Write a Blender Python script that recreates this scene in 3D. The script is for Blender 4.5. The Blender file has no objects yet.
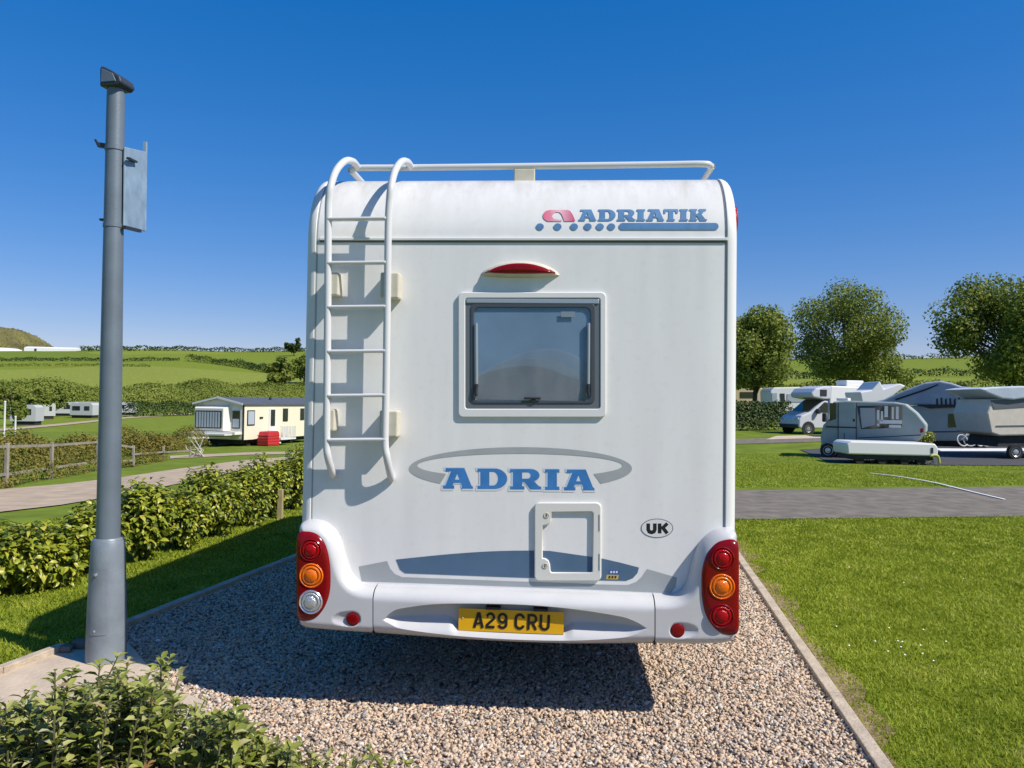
import bpy, bmesh, math, random
import numpy as np
from mathutils import Vector, Matrix

random.seed(7)
rng = np.random.default_rng(7)
R = math.radians
scene = bpy.context.scene
COL = scene.collection

# ------------------------------------------------------------------ camera
FPX, CX, CY, CAMH = 769.0, 512.0, 384.0, 1.65
PITCH, ROLL = R(1.34), R(0.8)
fw = Vector((0, math.cos(PITCH), math.sin(PITCH)))
u0 = Vector((0, -math.sin(PITCH), math.cos(PITCH)))
r0 = Vector((1, 0, 0))
CR = math.cos(ROLL) * r0 + math.sin(ROLL) * u0
CU = -math.sin(ROLL) * r0 + math.cos(ROLL) * u0
CP = Vector((0, 0, CAMH))
cam = bpy.data.cameras.new('camera')
cam.sensor_width = 36.0
cam.lens = 36.0 * FPX / 1024.0
cam.clip_end = 9000
camo = bpy.data.objects.new('camera', cam)
COL.objects.link(camo)
mw = Matrix((CR, CU, -fw)).transposed().to_4x4()
mw.translation = CP
camo.matrix_world = mw
scene.camera = camo


def ray(px, py):
    return fw + CR * ((px - CX) / FPX) + CU * ((CY - py) / FPX)


def at(px, py, Y):
    d = ray(px, py)
    return CP + d * (Y / d.y)


# ------------------------------------------------------------------ terrain
LP = [(0, 0), (8, 0), (12, -.06), (16, -.25), (22, -.55), (48, -1.42), (70, -1.7), (120, -2.1), (200, -1.9), (260, 0.0),
      (350, 9), (500, 25), (700, 44.6), (900, 52), (1100, 48), (2000, 0), (4000, -60)]
RP = [(0, 0), (20, 0), (27, -.2), (34, -.1), (43, .1), (55, .2), (80, .3), (120, 1.2), (200, 6), (400, 18), (600, 36),
      (800, 46), (1100, 40), (2000, 0), (4000, -60)]


def sstep(a, b, x):
    t = min(1, max(0, (x - a) / (b - a)))
    return t * t * (3 - 2 * t)


def pl(P, r):
    for i in range(len(P) - 1):
        if r <= P[i + 1][0]:
            a, b = P[i], P[i + 1]
            return a[1] + (b[1] - a[1]) * (r - a[0]) / (b[0] - a[0])
    return P[-1][1]


def H(x, y):
    r = math.hypot(x, y)
    az = math.degrees(math.atan2(x, y))
    w = 1 - sstep(-9, 7, az)
    if az < -95:
        w *= sstep(-150, -95, az)
    lz = pl(LP, r)
    if r > 240:
        q = min(1, max(.78, .8 + (az + 34) * .0105))
        lz *= 1 + (q - 1) * min(1, (r - 240) / 200)
    z = w * lz + (1 - w) * pl(RP, r)
    if r > 150:
        k = min(1, (r - 150) / 400)
        z += k * (.8 * math.sin(az * .21 + 1) + .6 * math.sin(az * .53 + r * .004))
    return z


def G(px, py, dz=0.0):
    d = ray(px, py)
    t, last = 1.5, None
    while t < 3500:
        p = CP + d * t
        if p.z <= H(p.x, p.y):
            lo, hi = last or 1.0, t
            for _ in range(24):
                m = (lo + hi) / 2
                q = CP + d * m
                if q.z <= H(q.x, q.y):
                    hi = m
                else:
                    lo = m
            q = CP + d * hi
            return Vector((q.x, q.y, H(q.x, q.y) + dz))
        last = t
        t *= 1.02
    p = CP + d * 900
    return Vector((p.x, p.y, H(p.x, p.y) + dz))


# ------------------------------------------------------------------ materials
def mat(name, col, rough=.5, metal=0, var=0.0, vscale=5.0, bump=0.0, bscale=40.0, coat=0.0, spec=.5, vstretch=(1, 1, 1),
        col2=None, detail=4, trans=0.0, ior=1.45, alpha=1.0):
    m = bpy.data.materials.new(name)
    m.use_nodes = True
    nt = m.node_tree
    b = nt.nodes['Principled BSDF']
    b.inputs['Base Color'].default_value = (*col, 1)
    b.inputs['Roughness'].default_value = rough
    b.inputs['Metallic'].default_value = metal
    b.inputs['Coat Weight'].default_value = coat
    b.inputs['Coat Roughness'].default_value = .06
    b.inputs['Specular IOR Level'].default_value = spec
    b.inputs['Transmission Weight'].default_value = trans
    b.inputs['IOR'].default_value = ior
    b.inputs['Alpha'].default_value = alpha
    tc = None
    if var or bump:
        tc = nt.nodes.new('ShaderNodeTexCoord')
        mp = nt.nodes.new('ShaderNodeMapping')
        mp.inputs['Scale'].default_value = vstretch
        nt.links.new(tc.outputs['Object'], mp.inputs['Vector'])
    if var:
        n = nt.nodes.new('ShaderNodeTexNoise')
        n.inputs['Scale'].default_value = vscale
        n.inputs['Detail'].default_value = detail
        nt.links.new(mp.outputs['Vector'], n.inputs['Vector'])
        r = nt.nodes.new('ShaderNodeValToRGB')
        c1 = tuple(max(0, c * (1 - var)) for c in col)
        c2 = col2 or tuple(min(1, c * (1 + var)) for c in col)
        r.color_ramp.elements[0].color = (*c1, 1)
        r.color_ramp.elements[1].color = (*c2, 1)
        r.color_ramp.elements[0].position = .3
        r.color_ramp.elements[1].position = .7
        nt.links.new(n.outputs['Fac'], r.inputs['Fac'])
        nt.links.new(r.outputs['Color'], b.inputs['Base Color'])
    if bump:
        n2 = nt.nodes.new('ShaderNodeTexNoise')
        n2.inputs['Scale'].default_value = bscale
        n2.inputs['Detail'].default_value = 3
        nt.links.new(tc.outputs['Object'], n2.inputs['Vector'])
        bp = nt.nodes.new('ShaderNodeBump')
        bp.inputs['Strength'].default_value = bump
        bp.inputs['Distance'].default_value = .02
        nt.links.new(n2.outputs['Fac'], bp.inputs['Height'])
        nt.links.new(bp.outputs['Normal'], b.inputs['Normal'])
    return m


def island_mat(name, stops, rough=.6, translucent=0.0, spec=.4, patch=None):
    """colour picked at random for each leaf, blade or stone"""
    m = bpy.data.materials.new(name)
    m.use_nodes = True
    nt = m.node_tree
    b = nt.nodes['Principled BSDF']
    b.inputs['Roughness'].default_value = rough
    b.inputs['Specular IOR Level'].default_value = spec
    g = nt.nodes.new('ShaderNodeNewGeometry')
    r = nt.nodes.new('ShaderNodeValToRGB')
    cr = r.color_ramp
    while len(cr.elements) < len(stops):
        cr.elements.new(.5)
    for e, (p, c) in zip(cr.elements, stops):
        e.position = p
        e.color = (*c, 1)
    fac = g.outputs['Random Per Island']
    if patch:
        tc = nt.nodes.new('ShaderNodeTexCoord')
        n = nt.nodes.new('ShaderNodeTexNoise')
        n.inputs['Scale'].default_value = patch[0]
        n.inputs['Detail'].default_value = 3
        nt.links.new(tc.outputs['Object'], n.inputs['Vector'])
        mx = nt.nodes.new('ShaderNodeMix')
        mx.inputs['Factor'].default_value = patch[1]
        nt.links.new(fac, mx.inputs['A'])
        cl = nt.nodes.new('ShaderNodeMapRange')
        cl.inputs['From Min'].default_value = .3
        cl.inputs['From Max'].default_value = .7
        nt.links.new(n.outputs['Fac'], cl.inputs['Value'])
        nt.links.new(cl.outputs['Result'], mx.inputs['B'])
        fac = mx.outputs['Result']
    nt.links.new(fac, r.inputs['Fac'])
    nt.links.new(r.outputs['Color'], b.inputs['Base Color'])
    if translucent:
        out = nt.nodes['Material Output']
        t = nt.nodes.new('ShaderNodeBsdfTranslucent')
        mx2 = nt.nodes.new('ShaderNodeMixShader')
        mx2.inputs['Fac'].default_value = translucent
        nt.links.new(r.outputs['Color'], t.inputs['Color'])
        nt.links.new(b.outputs['BSDF'], mx2.inputs[1])
        nt.links.new(t.outputs['BSDF'], mx2.inputs[2])
        nt.links.new(mx2.outputs['Shader'], out.inputs['Surface'])
    return m


# ------------------------------------------------------------------ object helpers
def tag(o, label=None, cat=None, group=None, kind=None):
    if label: o['label'] = label
    if cat: o['category'] = cat
    if group: o['group'] = group
    if kind: o['kind'] = kind
    return o


def thing(name, label, cat, loc=(0, 0, 0), rz=0, group=None):
    o = bpy.data.objects.new(name, None)
    o.empty_display_size = .2
    COL.objects.link(o)
    o.location = loc
    o.rotation_euler = (0, 0, rz)
    return tag(o, label, cat, group)


def link(name, me, m, parent=None, smooth=False, bevel=0, bseg=2):
    o = bpy.data.objects.new(name, me)
    COL.objects.link(o)
    if m: me.materials.append(m)
    if parent: o.parent = parent
    if smooth:
        me.polygons.foreach_set('use_smooth', [True] * len(me.polygons))
    if bevel:
        md = o.modifiers.new('bevel', 'BEVEL')
        md.width = bevel
        md.segments = bseg
        md.limit_method = 'ANGLE'
        md.angle_limit = R(35)
        md.harden_normals = False
    return o


def mk(name, V, F, m, parent=None, smooth=False, bevel=0, bseg=2):
    me = bpy.data.meshes.new(name)
    me.from_pydata([tuple(v) for v in V], [], [tuple(f) for f in F])
    me.update()
    return link(name, me, m, parent, smooth, bevel, bseg)


def npmesh(name, V, F, m, parent=None, smooth=False):
    V = np.asarray(V, np.float32)
    F = np.asarray(F, np.int32)
    me = bpy.data.meshes.new(name)
    k = F.shape[1]
    me.vertices.add(len(V))
    me.vertices.foreach_set('co', V.ravel())
    me.loops.add(F.size)
    me.loops.foreach_set('vertex_index', F.ravel())
    me.polygons.add(len(F))
    me.polygons.foreach_set('loop_start', np.arange(0, F.size, k, dtype=np.int32))
    me.update(calc_edges=True)
    return link(name, me, m, parent, smooth)


class MB:
    def __init__(self):
        self.V, self.F = [], []

    def add(self, V, F):
        o = len(self.V)
        self.V += [tuple(v) for v in V]
        self.F += [tuple(i + o for i in f) for f in F]
        return self

    def box(self, x0, x1, y0, y1, z0, z1):
        V = [(x, y, z) for z in (z0, z1) for y in (y0, y1) for x in (x0, x1)]
        return self.add(V, [(0, 2, 3, 1), (4, 5, 7, 6), (0, 1, 5, 4), (2, 6, 7, 3), (0, 4, 6, 2), (1, 3, 7, 5)])

    def bar(self, a, b, w, h):
        a, b = Vector(a), Vector(b)
        d = (b - a).normalized()
        s = d.cross(Vector((0, 0, 1)))
        s = s.normalized() if s.length > 1e-4 else Vector((1, 0, 0))
        u = s.cross(d).normalized()
        V = [p + s * (i * w / 2) + u * (j * h / 2) for p in (a, b) for i, j in ((-1, -1), (1, -1), (1, 1), (-1, 1))]
        return self.add(V, [(3, 2, 1, 0), (4, 5, 6, 7), (0, 1, 5, 4), (1, 2, 6, 5), (2, 3, 7, 6), (3, 0, 4, 7)])

    def tube(self, pts, r, seg=8, cap=True, smooth_n=0):
        pts = [Vector(p) for p in pts]
        if smooth_n: pts = catmull(pts, smooth_n)
        rr = r if isinstance(r, (list, tuple)) else [r] * len(pts)
        if len(rr) != len(pts):
            rr = [rr[0] + (rr[-1] - rr[0]) * i / (len(pts) - 1) for i in range(len(pts))]
        V, F = [], []
        n = None
        for i, p in enumerate(pts):
            d = (pts[min(i + 1, len(pts) - 1)] - pts[max(i - 1, 0)])
            d = d.normalized() if d.length > 1e-9 else Vector((0, 0, 1))
            if n is None:
                n = d.cross(Vector((0, 0, 1)))
                if n.length < 1e-3: n = d.cross(Vector((1, 0, 0)))
            n = (n - d * n.dot(d)).normalized()
            b = d.cross(n)
            for k in range(seg):
                a = 2 * math.pi * k / seg
                V.append(p + (n * math.cos(a) + b * math.sin(a)) * rr[i])
        for i in range(len(pts) - 1):
            for k in range(seg):
                k2 = (k + 1) % seg
                F.append((i * seg + k, i * seg + k2, (i + 1) * seg + k2, (i + 1) * seg + k))
        if cap:
            F.append(tuple(range(seg))[::-1])
            F.append(tuple((len(pts) - 1) * seg + k for k in range(seg)))
        return self.add(V, F)

    def lathe(self, prof, seg=24, M4=None):
        """prof: (r, h) about +Z, moved by M4"""
        V, F = [], []
        for r, h in prof:
            for k in range(seg):
                a = 2 * math.pi * k / seg
                v = Vector((r * math.cos(a), r * math.sin(a), h))
                V.append(M4 @ v if M4 else v)
        for i in range(len(prof) - 1):
            for k in range(seg):
                k2 = (k + 1) % seg
                F.append((i * seg + k, i * seg + k2, (i + 1) * seg + k2, (i + 1) * seg + k))
        F.append(tuple(range(seg))[::-1])
        F.append(tuple((len(prof) - 1) * seg + k for k in range(seg)))
        return self.add(V, F)

    def prism(self, prof, w0, w1, axis='y'):
        """outline (a, z) pushed from w0 to w1 along the axis"""
        n = len(prof)
        if axis == 'y':
            V = [(a, w0, z) for a, z in prof] + [(a, w1, z) for a, z in prof]
        else:
            V = [(w0, a, z) for a, z in prof] + [(w1, a, z) for a, z in prof]
        F = [tuple(range(n)), tuple(range(2 * n - 1, n - 1, -1))]
        for i in range(n):
            j = (i + 1) % n
            F.append((i, i + n, j + n, j))
        return self.add(V, F)

    def build(self, name, m, parent=None, smooth=False, bevel=0, bseg=2, fix=True):
        me = bpy.data.meshes.new(name)
        me.from_pydata(self.V, [], self.F)
        if fix:
            bm = bmesh.new()
            bm.from_mesh(me)
            bmesh.ops.recalc_face_normals(bm, faces=bm.faces)
            bm.to_mesh(me)
            bm.free()
        me.update()
        if smooth == 'auto':
            me.polygons.foreach_set('use_smooth', [True] * len(me.polygons))
            me.set_sharp_from_angle(angle=R(40))
            return link(name, me, m, parent, False, bevel, bseg)
        return link(name, me, m, parent, smooth, bevel, bseg)


def catmull(P, n):
    out = []
    for i in range(len(P) - 1):
        p0, p1, p2, p3 = P[max(i - 1, 0)], P[i], P[i + 1], P[min(i + 2, len(P) - 1)]
        for k in range(n):
            t = k / n
            out.append(.5 * ((2 * p1) + (p2 - p0) * t + (2 * p0 - 5 * p1 + 4 * p2 - p3) * t * t + (3 * p1 - p0 - 3 * p2 + p3) * t ** 3))
    out.append(P[-1])
    return out


def fill2d(name, contours, m, parent, T, ext=0.0, bev=0.0, bseg=2):
    """flat outline with holes -> mesh; T maps (x, y, out) to a local point"""
    cu = bpy.data.curves.new(name, 'CURVE')
    cu.dimensions = '2D'
    cu.fill_mode = 'BOTH' if ext or bev else 'FRONT'
    cu.extrude = ext
    cu.bevel_depth = bev
    cu.bevel_resolution = bseg
    cu.offset = -bev
    for c in contours:
        s = cu.splines.new('POLY')
        s.points.add(len(c) - 1)
        for p, q in zip(s.points, c): p.co = (q[0], q[1], 0, 1)
        s.use_cyclic_u = True
    o = bpy.data.objects.new('tmp', cu)
    COL.objects.link(o)
    dg = bpy.context.evaluated_depsgraph_get()
    dg.update()
    me = bpy.data.meshes.new_from_object(o.evaluated_get(dg))
    bpy.data.objects.remove(o)
    bpy.data.curves.remove(cu)
    me.name = name
    for v in me.vertices: v.co = T(v.co.x, v.co.y, v.co.z)
    bm = bmesh.new()
    bm.from_mesh(me)
    bmesh.ops.remove_doubles(bm, verts=bm.verts, dist=1e-5)
    if ext or bev: bmesh.ops.recalc_face_normals(bm, faces=bm.faces)
    bm.to_mesh(me)
    bm.free()
    me.materials.clear()
    return link(name, me, m, parent)


def arc(cx, cy, rx, ry, a0, a1, n=12):
    return [(cx + rx * math.cos(R(a0 + (a1 - a0) * i / n)), cy + ry * math.sin(R(a0 + (a1 - a0) * i / n))) for i in range(n + 1)]


def rrect(x0, y0, x1, y1, r, n=5):
    return (arc(x1 - r, y1 - r, r, r, 0, 90, n) + arc(x0 + r, y1 - r, r, r, 90, 180, n) +
            arc(x0 + r, y0 + r, r, r, 180, 270, n) + arc(x1 - r, y0 + r, r, r, 270, 360, n))


def stroke(pts, w):
    """thick polyline as one closed outline (mitred)"""
    P = [Vector((p[0], p[1])) for p in pts]
    L, Rr = [], []
    for i, p in enumerate(P):
        d1 = (p - P[i - 1]).normalized() if i else (P[1] - p).normalized()
        d2 = (P[i + 1] - p).normalized() if i < len(P) - 1 else d1
        n1, n2 = Vector((-d1.y, d1.x)), Vector((-d2.y, d2.x))
        n = (n1 + n2)
        n = n.normalized() if n.length > 1e-6 else n1
        k = w / 2 / max(.35, n.dot(n1))
        L.append(p + n * k)
        Rr.append(p - n * k)
    return [tuple(v) for v in L + Rr[::-1]]


def in_poly(P, poly):
    x, y = P[:, 0], P[:, 1]
    c = np.zeros(len(P), bool)
    n = len(poly)
    for i in range(n):
        x1, y1 = poly[i][0], poly[i][1]
        x2, y2 = poly[i - 1][0], poly[i - 1][1]
        if y1 == y2: continue
        c ^= ((y1 > y) != (y2 > y)) & (x < (x2 - x1) * (y - y1) / (y2 - y1) + x1)
    return c


def leaf_cloud(name, P, N, L, W, m, parent=None, fold=.18, droop=.15, T=None, fine=True):
    """many leaves, each its own little folded blade"""
    n = len(P)
    L = np.broadcast_to(L, n)[:, None]
    W = np.broadcast_to(W, n)[:, None]
    N = N / np.linalg.norm(N, axis=1, keepdims=True)
    if T is None: T = rng.normal(size=(n, 3))
    T = T - N * (T * N).sum(1, keepdims=True)
    T /= np.linalg.norm(T, axis=1, keepdims=True) + 1e-9
    B = np.cross(N, T)
    if fine:
        m0 = P
        m1 = P + T * L * .33 + N * L * .05
        m2 = P + T * L * .68 + N * L * (.05 - droop * .3)
        m3 = P + T * L - N * L * droop
        r1, l1 = m1 + B * W * .46 + N * W * fold, m1 - B * W * .46 + N * W * fold
        r2, l2 = m2 + B * W * .40 + N * W * fold, m2 - B * W * .40 + N * W * fold
        V = np.stack([m0, m1, m2, m3, r1, l1, r2, l2], 1).reshape(-1, 3)
        t = np.array([(0, 4, 1), (0, 1, 5), (1, 4, 6), (1, 6, 2), (5, 1, 2), (5, 2, 7), (2, 6, 3), (7, 2, 3)])
        F = (np.arange(n)[:, None, None] * 8 + t[None]).reshape(-1, 3)
    else:
        a = P - T * L / 2
        c = P + T * L / 2
        b, d = P + B * W / 2 + N * W * fold, P - B * W / 2 + N * W * fold
        V = np.stack([a, b, c, d], 1).reshape(-1, 3)
        t = np.array([(0, 1, 2), (0, 2, 3)])
        F = (np.arange(n)[:, None, None] * 4 + t[None]).reshape(-1, 3)
    return npmesh(name, V, F, m, parent)


def lobes_cloud(lobes, n, shell=.55):
    """points and outward directions spread through a set of lumps (centre, radii)"""
    w = np.array([l[1][0] * l[1][2] for l in lobes])
    idx = rng.choice(len(lobes), n, p=w / w.sum())
    C = np.array([l[0] for l in lobes], float)[idx]
    Rr = np.array([l[1] for l in lobes], float)[idx]
    d = rng.normal(size=(n, 3))
    d /= np.linalg.norm(d, axis=1, keepdims=True)
    rad = shell + (1 - shell) * rng.random(n) ** .6
    rad *= 1 + .10 * np.clip(rng.normal(size=n), -2, 1.2)
    return C + d * Rr * rad[:, None], d


# ------------------------------------------------------------------ palette
M_white = mat('white_paint', (.77, .755, .745), .33, var=.035, vscale=2.4, vstretch=(3.4, 1, .35), coat=.25, col2=(.80, .795, .775), bump=.012, bscale=3.5)


def grime_and_dimming(m, z0, z1):
    """washed-down dirt along the roof edge, deepened to dim the sunlit top, and faint speckle over the whole panel"""
    nt = m.node_tree
    b = nt.nodes['Principled BSDF']
    src = b.inputs['Base Color'].links[0].from_socket
    tc = nt.nodes.new('ShaderNodeTexCoord')
    sx = nt.nodes.new('ShaderNodeSeparateXYZ')
    nt.links.new(tc.outputs['Object'], sx.inputs[0])
    up = nt.nodes.new('ShaderNodeMapRange')
    up.inputs['From Min'].default_value = z0
    up.inputs['From Max'].default_value = z1
    nt.links.new(sx.outputs['Z'], up.inputs['Value'])
    mp = nt.nodes.new('ShaderNodeMapping')
    mp.inputs['Scale'].default_value = (9, 3, 2.2)
    nt.links.new(tc.outputs['Object'], mp.inputs['Vector'])
    n1 = nt.nodes.new('ShaderNodeTexNoise')
    n1.inputs['Scale'].default_value = 1.3
    n1.inputs['Detail'].default_value = 7
    n1.inputs['Roughness'].default_value = .7
    nt.links.new(mp.outputs['Vector'], n1.inputs['Vector'])
    c1 = nt.nodes.new('ShaderNodeMapRange')
    c1.inputs['From Min'].default_value = .30
    c1.inputs['From Max'].default_value = .74
    c1.inputs['To Min'].default_value = .12  # even darkening beyond the dirt, tones down the sunlit top panel
    c1.inputs['To Max'].default_value = 1.0
    nt.links.new(n1.outputs['Fac'], c1.inputs['Value'])
    mu = nt.nodes.new('ShaderNodeMath')
    mu.operation = 'MULTIPLY'
    nt.links.new(up.outputs['Result'], mu.inputs[0])
    nt.links.new(c1.outputs['Result'], mu.inputs[1])
    n2 = nt.nodes.new('ShaderNodeTexNoise')
    n2.inputs['Scale'].default_value = 22
    n2.inputs['Detail'].default_value = 8
    nt.links.new(tc.outputs['Object'], n2.inputs['Vector'])
    c2 = nt.nodes.new('ShaderNodeMapRange')
    c2.inputs['From Min'].default_value = .55
    c2.inputs['From Max'].default_value = .85
    c2.inputs['To Max'].default_value = .22
    nt.links.new(n2.outputs['Fac'], c2.inputs['Value'])
    ad = nt.nodes.new('ShaderNodeMath')
    ad.operation = 'ADD'
    ad.use_clamp = True
    nt.links.new(mu.outputs[0], ad.inputs[0])
    nt.links.new(c2.outputs['Result'], ad.inputs[1])
    mx = nt.nodes.new('ShaderNodeMix')
    mx.data_type = 'RGBA'
    nt.links.new(ad.outputs[0], mx.inputs['Factor'])
    nt.links.new(src, mx.inputs[6])
    mx.inputs[7].default_value = (.50, .48, .42, 1)
    nt.links.new(mx.outputs[2], b.inputs['Base Color'])


M_trim = mat('white_trim', (.70, .70, .69), .4)
M_bump = mat('bumper_plastic', (.53, .53, .53), .36, coat=.2, var=.03, vscale=9)
M_seal = mat('dark_seal', (.03, .032, .036), .6)
M_line = mat('grey_line', (.12, .13, .15), .5)
M_cream = mat('aged_cream_plastic', (.56, .52, .42), .45, var=.06, vscale=20)
M_ivory = mat('ivory_plastic', (.68, .67, .62), .4)
M_tube = mat('white_tube', (.60, .605, .61), .35, coat=.2)
M_blue = mat('blue_decal', (.075, .165, .30), .45, var=.12, vscale=8)
M_bluelet = mat('blue_letter', (.045, .19, .47), .4, var=.15, vscale=12)
M_letlight = mat('letter_edge', (.56, .66, .78), .4)
M_steel = mat('slate_decal', (.085, .15, .24), .42, var=.10, vscale=6)
M_greydec = mat('grey_decal', (.36, .38, .39), .45, var=.06, vscale=8)
M_red = mat('red_lens', (.19, .003, .005), .18, spec=.3, coat=.1, var=.12, vscale=60)
M_redhot = mat('red_lamp', (.34, .003, .005), .15, spec=.25, coat=.1, bump=.25, bscale=150)
M_amber = mat('amber_lamp', (.75, .15, .004), .12, spec=.4, coat=.3, bump=.25, bscale=150)
M_clear = mat('clear_lamp', (.55, .57, .56), .1, metal=.55, coat=1, bump=.35, bscale=130)
M_chrome = mat('chrome_ring', (.72, .72, .72), .18, metal=.8)
M_dark = mat('dark_plastic', (.025, .026, .03), .5)
M_mid = mat('dark_frame', (.13, .145, .165), .4, coat=.2)
M_yellow = mat('plate_yellow', (.78, .42, .008), .35, coat=.3)
M_black = mat('plate_black', (.012, .012, .012), .45)
M_rubber = mat('rubber', (.02, .02, .021), .8, bump=.2, bscale=60)
M_under = mat('underbody', (.03, .031, .034), .8, var=.3)
M_glass = mat('dark_glass', (.02, .025, .03), .05, spec=.8, coat=.6)
M_silver = mat('silver_rail', (.55, .56, .57), .3, metal=.7)

# ------------------------------------------------------------------ world and sun
EL = R(46.5)
AZ = R(118.5)          # clockwise from +Y
w = bpy.data.worlds.new('World')
scene.world = w
w.use_nodes = True
nt = w.node_tree
bg = nt.nodes['Background']
sky = nt.nodes.new('ShaderNodeTexSky')
sky.sky_type = 'NISHITA'
sky.sun_disc = False
sky.sun_elevation = EL
sky.sun_rotation = AZ
sky.air_density = 1.0
sky.dust_density = .35
sky.ozone_density = 3.0
hs = nt.nodes.new('ShaderNodeHueSaturation')
hs.inputs['Saturation'].default_value = 1.95
gm = nt.nodes.new('ShaderNodeGamma')
gm.inputs['Gamma'].default_value = .60
ml = nt.nodes.new('ShaderNodeMix')
ml.data_type = 'RGBA'
ml.blend_type = 'MULTIPLY'
ml.inputs['Factor'].default_value = 1
ml.inputs[7].default_value = (1.30, 1.21, 1.60, 1)
nt.links.new(sky.outputs['Color'], gm.inputs['Color'])
nt.links.new(gm.outputs['Color'], hs.inputs['Color'])
nt.links.new(hs.outputs['Color'], ml.inputs[6])
nt.links.new(ml.outputs[2], bg.inputs['Color'])
bg.inputs['Strength'].default_value = .126
sl = bpy.data.lights.new('sun', 'SUN')
sl.energy = 4.8
sl.angle = R(.53)
sl.color = (1, .94, .85)
so = bpy.data.objects.new('sun', sl)
COL.objects.link(so)
sd = Vector((math.sin(AZ) * math.cos(EL), math.cos(AZ) * math.cos(EL), math.sin(EL)))
so.rotation_euler = sd.to_track_quat('Z', 'Y').to_euler()
so.location = (20, -10, 30)
scene.view_settings.view_transform = 'Standard'
scene.view_settings.look = 'None'
scene.view_settings.exposure = .28
scene.view_settings.gamma = 1

# ------------------------------------------------------------------ ground
def terrain_mat():
    m = bpy.data.materials.new('meadow')
    m.use_nodes = True
    nt = m.node_tree
    b = nt.nodes['Principled BSDF']
    b.inputs['Roughness'].default_value = .95
    b.inputs['Specular IOR Level'].default_value = .1
    tc = nt.nodes.new('ShaderNodeTexCoord')
    v = nt.nodes.new('ShaderNodeTexVoronoi')
    v.inputs['Scale'].default_value = .0062
    nt.links.new(tc.outputs['Object'], v.inputs['Vector'])
    sp = nt.nodes.new('ShaderNodeSeparateColor')
    nt.links.new(v.outputs['Color'], sp.inputs['Color'])
    r = nt.nodes.new('ShaderNodeValToRGB')
    cr = r.color_ramp
    cr.interpolation = 'CONSTANT'
    for p, c in ((.0, (.165, .21, .022)), (.3, (.195, .235, .028)), (.55, (.14, .19, .02)), (.8, (.205, .24, .04))):
        e = cr.elements[0] if p == 0 else cr.elements.new(p)
        e.color = (*c, 1)
    nt.links.new(sp.outputs['Red'], r.inputs['Fac'])
    n = nt.nodes.new('ShaderNodeTexNoise')
    n.inputs['Scale'].default_value = .9
    n.inputs['Detail'].default_value = 9
    n.inputs['Roughness'].default_value = .7
    nt.links.new(tc.outputs['Object'], n.inputs['Vector'])
    mr = nt.nodes.new('ShaderNodeMapRange')
    mr.inputs['From Min'].default_value = .25
    mr.inputs['From Max'].default_value = .75
    mr.inputs['To Min'].default_value = .55
    mr.inputs['To Max'].default_value = 1.35
    nt.links.new(n.outputs['Fac'], mr.inputs['Value'])
    mx = nt.nodes.new('ShaderNodeMix')
    mx.data_type = 'RGBA'
    mx.blend_type = 'MULTIPLY'
    mx.inputs['Factor'].default_value = 1
    nt.links.new(r.outputs['Color'], mx.inputs[6])
    nt.links.new(mr.outputs['Result'], mx.inputs[7])
    nt.links.new(mx.outputs[2], b.inputs['Base Color'])
    return m


V, F = [(0, 0, 0)], []
rad = [1.0]
while rad[-1] < 40: rad.append(rad[-1] * 1.06)
while rad[-1] < 4000: rad.append(rad[-1] * 1.045)
NS = 288
for r_ in rad:
    for k in range(NS):
        a = 2 * math.pi * k / NS
        x, y = r_ * math.sin(a), r_ * math.cos(a)
        V.append((x, y, H(x, y)))
for k in range(NS): F.append((0, 1 + (k + 1) % NS, 1 + k))
for i in range(len(rad) - 1):
    for k in range(NS):
        k2 = (k + 1) % NS
        F.append((1 + i * NS + k, 1 + i * NS + k2, 1 + (i + 1) * NS + k2, 1 + (i + 1) * NS + k))
tag(mk('ground', V, F, terrain_mat(), smooth=True), kind='structure')


def ribbon(name, up, lo, m, dz, n=14, parent=None):
    """sheet between two pixel edges laid over the ground"""
    def samp(P, t):
        t *= len(P) - 1
        i = min(int(t), len(P) - 2)
        f = t - i
        return P[i][0] + (P[i + 1][0] - P[i][0]) * f, P[i][1] + (P[i + 1][1] - P[i][1]) * f
    V, F = [], []
    N = n * (len(up) - 1)
    for i in range(N + 1):
        a, b = G(*samp(up, i / N)), G(*samp(lo, i / N))
        for k in range(5):
            p = a.lerp(b, k / 4)
            V.append((p.x, p.y, H(p.x, p.y) + dz))
    for i in range(N):
        for k in range(4):
            a = i * 5 + k
            F.append((a, a + 1, a + 6, a + 5))
    o = mk(name, V, F, m, parent)
    bm = bmesh.new(); bm.from_mesh(o.data)
    for f in bm.faces:
        f.normal_update()
        if f.normal.z < 0: f.normal_flip()
    bm.to_mesh(o.data); bm.free()
    return o


M_asph = mat('tarmac', (.165, .143, .112), .9, var=.3, vscale=3.5, bump=.5, bscale=60, detail=8)
M_tarshade = mat('shadow_tarmac', (.06, .06, .065), .9, var=.2, vscale=10, bump=.4, bscale=40)  # dark tone paints the shadow lying round the parked caravans
M_track = mat('pale_track', (.40, .31, .215), .95, var=.2, vscale=2.5, bump=.3, bscale=20, detail=8)
M_conc = mat('concrete', (.50, .405, .30), .9, var=.14, vscale=6, bump=.3, bscale=40, detail=8)
M_kerb = mat('kerb_concrete', (.42, .345, .26), .9, var=.2, vscale=9, bump=.4, bscale=50, detail=8)
M_soil = mat('bare_soil', (.22, .16, .085), .95, var=.35, vscale=9, bump=.8, bscale=30, detail=8)

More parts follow.
